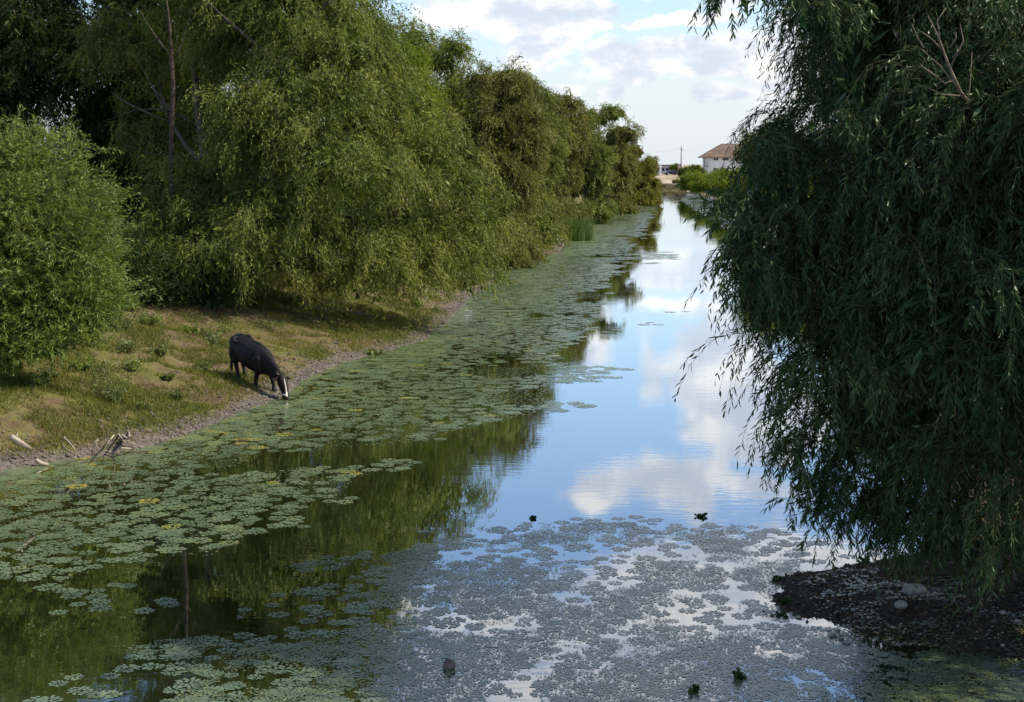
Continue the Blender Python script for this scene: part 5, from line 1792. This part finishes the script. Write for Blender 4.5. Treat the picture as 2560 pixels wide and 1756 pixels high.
        mh.tube([Wd(-.23, s * .06, .59), Wd(-.215, s * .11, .625), Wd(-.19, s * .15, .66), Wd(-.165, s * .155, .70)], [.024, .020, .013, .004], 8)
        mh.build("horn", M['stone_dark'], root, True)
        me_ = MB()
        me_.tube([Wd(-.125, s * .098, .385), Wd(-.112, s * .104, .378)], [.014, .008], 8)
        me_.build("eye", principled("eye_black", (0.01, 0.008, 0.006), 0.1)[0], root, True)
    mt = MB()
    mt.tube([Wd(-2.40, .0, 1.40), Wd(-2.49, .03, 1.36), Wd(-2.55, .06, 1.22), Wd(-2.555, .07, 1.0), Wd(-2.55, .08, .80), Wd(-2.55, .08, .70)], [.035, .032, .024, .020, .018, .02], 8)
    tl = mt.build("tail", hide, root, True)
    mt = MB()
    for k in range(26):
        a = random.random() * 6.28
        r_ = random.random() * .035
        mt.tube([Wd(-2.55, .08, .76), Wd(-2.55 + r_ * math.cos(a), .08 + r_ * math.sin(a), .62), Wd(-2.55 + r_ * .9 * math.cos(a), .08 + r_ * 1.1 * math.sin(a), .44 + random.random() * .08)], [.010, .012, .003], 4)
    mt.build("tail_tuft", hide, tl, True)


build_cow()


# ------------------------------------------------------------------ far shore
def far_shore():
    GZ = 2.62
    FY = FARY + 1.3
    # stone edge wall with a ledge
    wm = noisy("old_embankment", (0.07, 0.065, 0.03), (0.26, 0.20, 0.13), 1.3, 0.95, 0.6, lo=0.38, hi=0.62)
    ledge = noisy("pale_concrete", (0.22, 0.18, 0.14), (0.36, 0.30, 0.24), 0.8, 0.95, 0.3)
    root = empty("embankment", (36, FY, 0))
    tag(root, "low rough embankment wall with a pale top edge across the far end", "wall")
    mb = MB()
    g = rgs(9)
    x = -12.0
    while x < 22:
        w = 0.5 + 0.9 * g.random()
        h_ = 1.2 + 0.25 * g.random()
        mb.box((x + w / 2, g.normal() * 0.06, h_ / 2), (w * 1.0 - 0.02, 0.8, h_))
        x += w
    mb.build("wall", wm, root)
    mb = MB()
    mb.box((5, 0.35, 1.48), (34, 1.6, 0.13))
    mb.build("coping", ledge, root)
    # weeds at the wall foot
    g = rgs(19)
    V, F, S, T = blades(2600, g, 36, FY - 1.0, 1.0, 0.7, 0.07)
    V[:, 0] = 36 + (g.uniform(-9, 6, 2600).repeat(7))[:len(V)] + (V[:, 0] - 36) * 0.3
    me = np_mesh("wall_weeds", V - np.array([36, FY, 0]), F, S, [M['leaf_yellow']], tone=T)
    ob = link("wall_weeds", me)
    ob.location = (36, FY, 0.1)
    tag(ob, "ragged yellow-green weeds growing along the foot of the far embankment", "weeds", kind="stuff")

    white = noisy("white_plaster", (0.62, 0.62, 0.62), (0.74, 0.74, 0.73), 0.6, 0.9, 0.1)
    tile = noisy("brown_roof_tile", (0.11, 0.078, 0.062), (0.19, 0.14, 0.112), 0.7, 0.9, 0.3)
    dark = noisy("window_glass", (0.02, 0.03, 0.06), (0.04, 0.06, 0.10), 1, 0.15, 0.0)
    grey = noisy("grey_render", (0.30, 0.29, 0.30), (0.42, 0.40, 0.40), 0.5, 0.9, 0.1)
    dk = noisy("dark_trim", (0.05, 0.05, 0.06), (0.10, 0.10, 0.11), 2, 0.8, 0.0)

    # house
    Yh = 414.0
    p = at_y(1767, 391, Yh)
    x0 = p.x
    eave = p.z
    W, Dp = 16.0, 9.0
    hs = empty("house", (x0 + W / 2, Yh + Dp / 2, GZ))
    tag(hs, "white two-storey house with a brown tiled hip roof, beyond the right bank bushes", "house")
    zt = eave - GZ
    mb = MB()
    mb.box((0, 0, zt / 2), (W, Dp, zt))
    mb.box((0, -Dp / 2 - 0.06, zt * 0.50), (W + 0.1, 0.14, 0.16))
    mb.build("wall", white, hs)
    ov = 0.9
    rz = at_y(1803, 359.6, Yh + Dp / 2).z - GZ
    rx0 = at_y(1803, 359.6, Yh + Dp / 2).x - (x0 + W / 2)
    mb = MB()
    a, b_ = W / 2 + ov + 0.4, Dp / 2 + ov
    ze = zt - 0.25
    vs = [(-a, -b_, ze), (a, -b_, ze), (a, b_, ze), (-a, b_, ze), (rx0, 0, rz), (-rx0, 0, rz), (-a, -b_, ze - 0.16), (a, -b_, ze - 0.16), (a, b_, ze - 0.16), (-a, b_, ze - 0.16)]
    mb.add(vs, [(0, 1, 5, 4), (1, 2, 5), (2, 3, 4, 5), (3, 0, 4), (6, 7, 1, 0), (7, 8, 2, 1), (8, 9, 3, 2), (9, 6, 0, 3), (9, 8, 7, 6)])
    # tile courses
    for k in range(9):
        t = (k + 0.5) / 9
        xa, xb = -a + (rx0 + a) * t, a - (a + rx0) * t
        mb.box(((xa + xb) / 2, -b_ + b_ * t - 0.03, ze + (rz - ze) * t + 0.03), (xb - xa, 0.06, 0.05))
    mb.build("roof", tile, hs)
    for (wx0, wx1) in ((1784.5, 1796), (1806, 1822), (1840, 1852)):
        q0 = at_y(wx0, 393.5, Yh - 0.1)
        q1 = at_y(wx1, 401.5, Yh - 0.1)
        cx_, cz_ = (q0.x + q1.x) / 2 - (x0 + W / 2), (q0.z + q1.z) / 2 - GZ
        w_, h_ = q1.x - q0.x, q0.z - q1.z
        mf = MB()
        for sx in (-1, 0, 1):
            mf.box((cx_ + sx * w_ / 2, -Dp / 2 - 0.10, cz_), (0.07, 0.12, h_ + 0.1))
        for sz in (-1, 1):
            mf.box((cx_, -Dp / 2 - 0.12, cz_ + sz * h_ / 2), (w_ + 0.12, 0.12, 0.08))
        fo = mf.build("window", white, hs)
        mg = MB()
        mg.box((cx_, -Dp / 2 - 0.03, cz_), (w_, 0.08, h_))
        mg.build("pane", dark, fo)
        mg = MB()
        mg.box((cx_, -Dp / 2 - 0.03, cz_ - 2.9), (w_, 0.08, h_))
        mg.build("lower_window", dark, hs)
    mb = MB()
    xp = at_y(1761, 400, Yh - 0.9).x - (x0 + W / 2)
    mb.tube([(xp, -Dp / 2 - 0.7, 0), (xp, -Dp / 2 - 0.7, zt - 0.2)], 0.09, 6)
    mb.build("porch_post", dk, hs)
    mb = MB()
    mb.box((xp + 0.5, -Dp / 2 - 0.5, zt * 0.5 - 0.1), (1.4, 1.0, 0.12))
    for k in range(6):
        mb.box((xp + 0.0 + k * 0.22, -Dp / 2 - 0.95, zt * 0.5 + 0.4), (0.04, 0.04, 0.9))
    mb.box((xp + 0.5, -Dp / 2 - 0.95, zt * 0.5 + 0.88), (1.4, 0.07, 0.07))
    mb.build("balcony", dk, hs)

    # long low building
    Yb = 470.0
    q0, q1 = at_y(1596, 412, Yb), at_y(1682, 411, Yb)
    w_ = q1.x - q0.x
    bl = empty("low_building", ((q0.x + q1.x) / 2, Yb + 3, GZ))
    tag(bl, "long low grey building with a dark flat roof behind the parked car", "building")
    h_ = q0.z - GZ - 0.3
    mb = MB()
    mb.box((0, 0, h_ / 2), (w_, 6, h_))
    mb.build("wall", grey, bl)
    mb = MB()
    mb.box((0, 0, h_ + 0.14), (w_ + 0.8, 7, 0.26))
    mb.build("roof", dk, bl)
    for k in range(9):
        mw = MB()
        mw.box((-w_ / 2 + (k + 0.5) * w_ / 9, -3.02, h_ * 0.55), (0.75, 0.1, 0.9))
        mw.build("window", dark, bl)

    # white gate pillar
    q = at_y(1651, 436, 424)
    ph = at_y(1651, 417.5, 424).z - GZ
    pr = empty("gate_pillar", (q.x, 424, GZ))
    tag(pr, "white square gate pillar left of the parked car", "pillar")
    mb = MB()
    mb.box((0, 0, ph / 2 + 0), (0.46, 0.46, ph))
    mb.box((0, 0, 0.12), (0.62, 0.62, 0.24))
    mb.build("shaft", white, pr)
    mb = MB()
    mb.box((0, 0, ph + 0.06), (0.64, 0.64, 0.12))
    mb.add([(-.32, -.32, ph + .12), (.32, -.32, ph + .12), (.32, .32, ph + .12), (-.32, .32, ph + .12), (0, 0, ph + .34)], [(0, 1, 4), (1, 2, 4), (2, 3, 4), (3, 0, 4)])
    mb.build("cap", white, pr)
    # rough brick pillar right of the car
    q = at_y(1699, 434, 432)
    ph = at_y(1699, 411, 432).z - GZ
    mb = MB()
    mb.box((0, 0, ph / 2), (1.0, 0.5, ph))
    mb.box((0, 0, ph + 0.05), (1.14, 0.64, 0.1))
    mb.box((0, 0, 0.15), (1.12, 0.62, 0.3))
    ob = mb.build("brick_pier", noisy("pinkish_brick", (0.30, 0.22, 0.19), (0.44, 0.36, 0.32), 2, 0.9, 0.3))
    ob.location = (q.x, 432, GZ)
    tag(ob, "pinkish masonry pier at the foot of the utility pole", "pillar")
    # low slab wall at left
    q0, q1 = at_y(1612, 434, 418), at_y(1649, 434, 418)
    mb = MB()
    mb.box((0, 0, 0.22), (q1.x - q0.x, 0.3, 0.44))
    mb.box((0, 0, 0.47), (q1.x - q0.x + 0.1, 0.42, 0.07))
    for k in range(5):
        mb.box((-1.8 + k * 0.9, -0.02, 0.24), (0.12, 0.36, 0.50))
    ob = mb.build("low_wall", ledge)
    ob.location = ((q0.x + q1.x) / 2, 418, GZ)
    tag(ob, "low pale wall left of the white gate pillar", "wall")

    # utility pole with wires
    q = at_y(1702.5, 436, 428)
    ph = at_y(1702, 366, 428).z - GZ
    po = empty("utility_pole", (q.x, 428, GZ))
    tag(po, "tall grey utility pole standing against the sky at the far end", "pole")
    mb = MB()
    mb.tube([(0, 0, -0.2), (0, 0, ph)], [0.17, 0.10], 8)
    mb.build("pole", noisy("weathered_pole", (0.08, 0.07, 0.065), (0.14, 0.125, 0.11), 3, 0.9, 0.2), po)
    mb = MB()
    mb.box((0, 0, ph - 0.9), (0.9, 0.10, 0.12))
    for s in (-1, 0, 1):
        mb.tube([(s * 0.38, 0, ph - 0.85), (s * 0.38, 0, ph - 0.66)], [0.05, 0.03], 6)
    mb.build("crossarm", dk, po)
    cable = noisy("cable", (0.10, 0.10, 0.10), (0.16, 0.16, 0.16), 2, 0.7, 0.0)
    for s, (dx, dy, dz) in ((-1, (-22, 14, -2.1)), (1, (14, 30, -2.3))):
        pts = []
        for k in range(13):
            t = k / 12
            pts.append((s * 0.38 + dx * t, dy * t, ph - 0.66 + dz * t - 1.0 * 4 * t * (1 - t) * 0.5))
        mb = MB()
        mb.tube(pts, 0.016, 4)
        mb.build("wire", cable, po)

    # car
    car = empty("parked_car", (0, 0, 0))
    tag(car, "dark blue-black car parked on the sandy ground before the low building", "car")
    paint = principled("dark_car_paint", (0.012, 0.012, 0.03), 0.25, 0.5)[0]
    glass = principled("car_glass", (0.02, 0.025, 0.03), 0.08, 0.5)[0]
    rub = principled("tyre_rubber", (0.015, 0.015, 0.015), 0.9)[0]
    alloy = principled("wheel_metal", (0.4, 0.4, 0.42), 0.35)[0]
    prof = [(-2.05, .32), (-2.12, .55), (-2.05, .78), (-1.65, .92), (-1.0, .98), (-.35, 1.42), (.85, 1.46), (1.55, 1.10), (2.02, 1.02), (2.12, .75), (2.08, .36), (1.75, .28), (-1.75, .28)]
    vs, fs = [], []
    n = len(prof)
    lay = ((-.78, .90), (-.84, .98), (.84, .98), (.78, .90))
    for (y_, k_) in lay:
        for (x_, z_) in prof:
            inset = 1 - (0.22 if z_ > 1.2 else 0.0)
            vs.append((x_ * (0.985 if abs(y_) < .8 else 1), y_ * inset, z_ if abs(y_) > .8 else z_ * 1.0))
    for j in range(3):
        for i in range(n):
            i2 = (i + 1) % n
            fs.append((j * n + i, j * n + i2, (j + 1) * n + i2, (j + 1) * n + i))
    fs.append(tuple(range(n))[::-1])
    fs.append(tuple(3 * n + i for i in range(n)))
    mb = MB()
    mb.add(vs, fs)
    bd = mb.build("body", paint, car)
    for s in (-1, 1):
        mb = MB()
        y0_, y1_ = s * .845, s * .70
        for (xa, xb, xc, xd) in ((-.82, .12, .12, -.30), (.20, 1.12, .82, .20)):
            A = [(xa, y0_, 1.02), (xb, y0_, 1.02), (xc, y1_, 1.38), (xd, y1_, 1.38)]
            Bv = [(q_[0], q_[1] + s * 0.02, q_[2]) for q_ in A]
            mb.add(A + Bv, [(0, 1, 2, 3), (4, 5, 6, 7), (0, 1, 5, 4), (1, 2, 6, 5), (2, 3, 7, 6), (3, 0, 4, 7)])
        mb.build("side_window", glass, car)
    mb = MB()
    mb.add([(-1.02, -.66, 1.0), (-1.02, .66, 1.0), (-.40, .56, 1.42), (-.40, -.56, 1.42), (-1.05, -.66, 1.02), (-1.05, .66, 1.02), (-.43, .56, 1.44), (-.43, -.56, 1.44)], [(0, 1, 2, 3), (7, 6, 5, 4), (0, 1, 5, 4), (1, 2, 6, 5), (2, 3, 7, 6), (3, 0, 4, 7)])
    mb.build("windscreen", glass, car)
    for (wx, wy) in ((-1.3, -.80), (1.3, -.80), (-1.3, .80), (1.3, .80)):
        s = 1 if wy > 0 else -1
        mb = MB()
        mb.tube([(wx, wy - s * .12, .32), (wx, wy + s * .10, .32)], .32, 18)
        wh = mb.build("wheel", rub, car)
        mb = MB()
        mb.tube([(wx, wy + s * .09, .32), (wx, wy + s * .115, .32)], .20, 14)
        mb.build("rim", alloy, wh)
    for s in (-1, 1):
        mb = MB()
        mb.box((-2.07, s * .6, .70), (.12, .34, .15))
        mb.build("headlight", alloy, car)
        mb = MB()
        mb.box((2.09, s * .62, .86), (.10, .28, .16))
        mb.build("tail_light", principled("red_lens", (0.25, 0.01, 0.01), 0.2)[0], car)
    q = at_y(1679, 435, 440)
    car.location = (q.x, 440, GZ - 0.02)
    car.rotation_euler = (0, 0, R(14))

    # shrubs and hedges far away
    bush("shrub", "dark round shrub at the far left end beside the low building", "far shrubs", (at_y(1624, 430, 405).x, 405), (at_y(1624, 430, 405).x, 405, 3.9), (2.2, 2.0, 1.7), 700, 'leaf_dark', 81, llen=0.4, lwid=0.12, up=0.9)
    bush("shrub", "small shrub behind the parked car", "far shrubs", (at_y(1690, 430, 452).x, 452), (at_y(1688, 430, 452).x, 452, 4.3), (1.6, 1.4, 1.4), 420, 'leaf_green', 82, llen=0.4, lwid=0.12)
    bush("hedge", "dark green hedge between the utility pole and the white house", "far shrubs", (at_y(1733, 430, 408).x, 408), (at_y(1733, 430, 408).x, 408, 3.95), (3.4, 1.6, 1.6), 1100, 'leaf_green', 83, nl=12, llen=0.4, lwid=0.12)
    bush("hedge", "darker round bush right beside the utility pole foot", "far shrubs", (at_y(1710, 432, 402).x, 402), (at_y(1710, 432, 402).x, 402, 3.6), (1.4, 1.2, 1.2), 460, 'leaf_dark', 84, llen=0.36, lwid=0.11)
    # dry bush on the sand slope
    bush("dry_bush", "small dark scrub lying on the sandy slope below the car", "far shrubs", (at_y(1688, 456, 345).x, 345), (at_y(1688, 455, 345).x, 345, 1.9), (0.9, 0.5, 0.3), 130, 'leaf_olive', 85, llen=0.16, lwid=0.05)


far_shore()
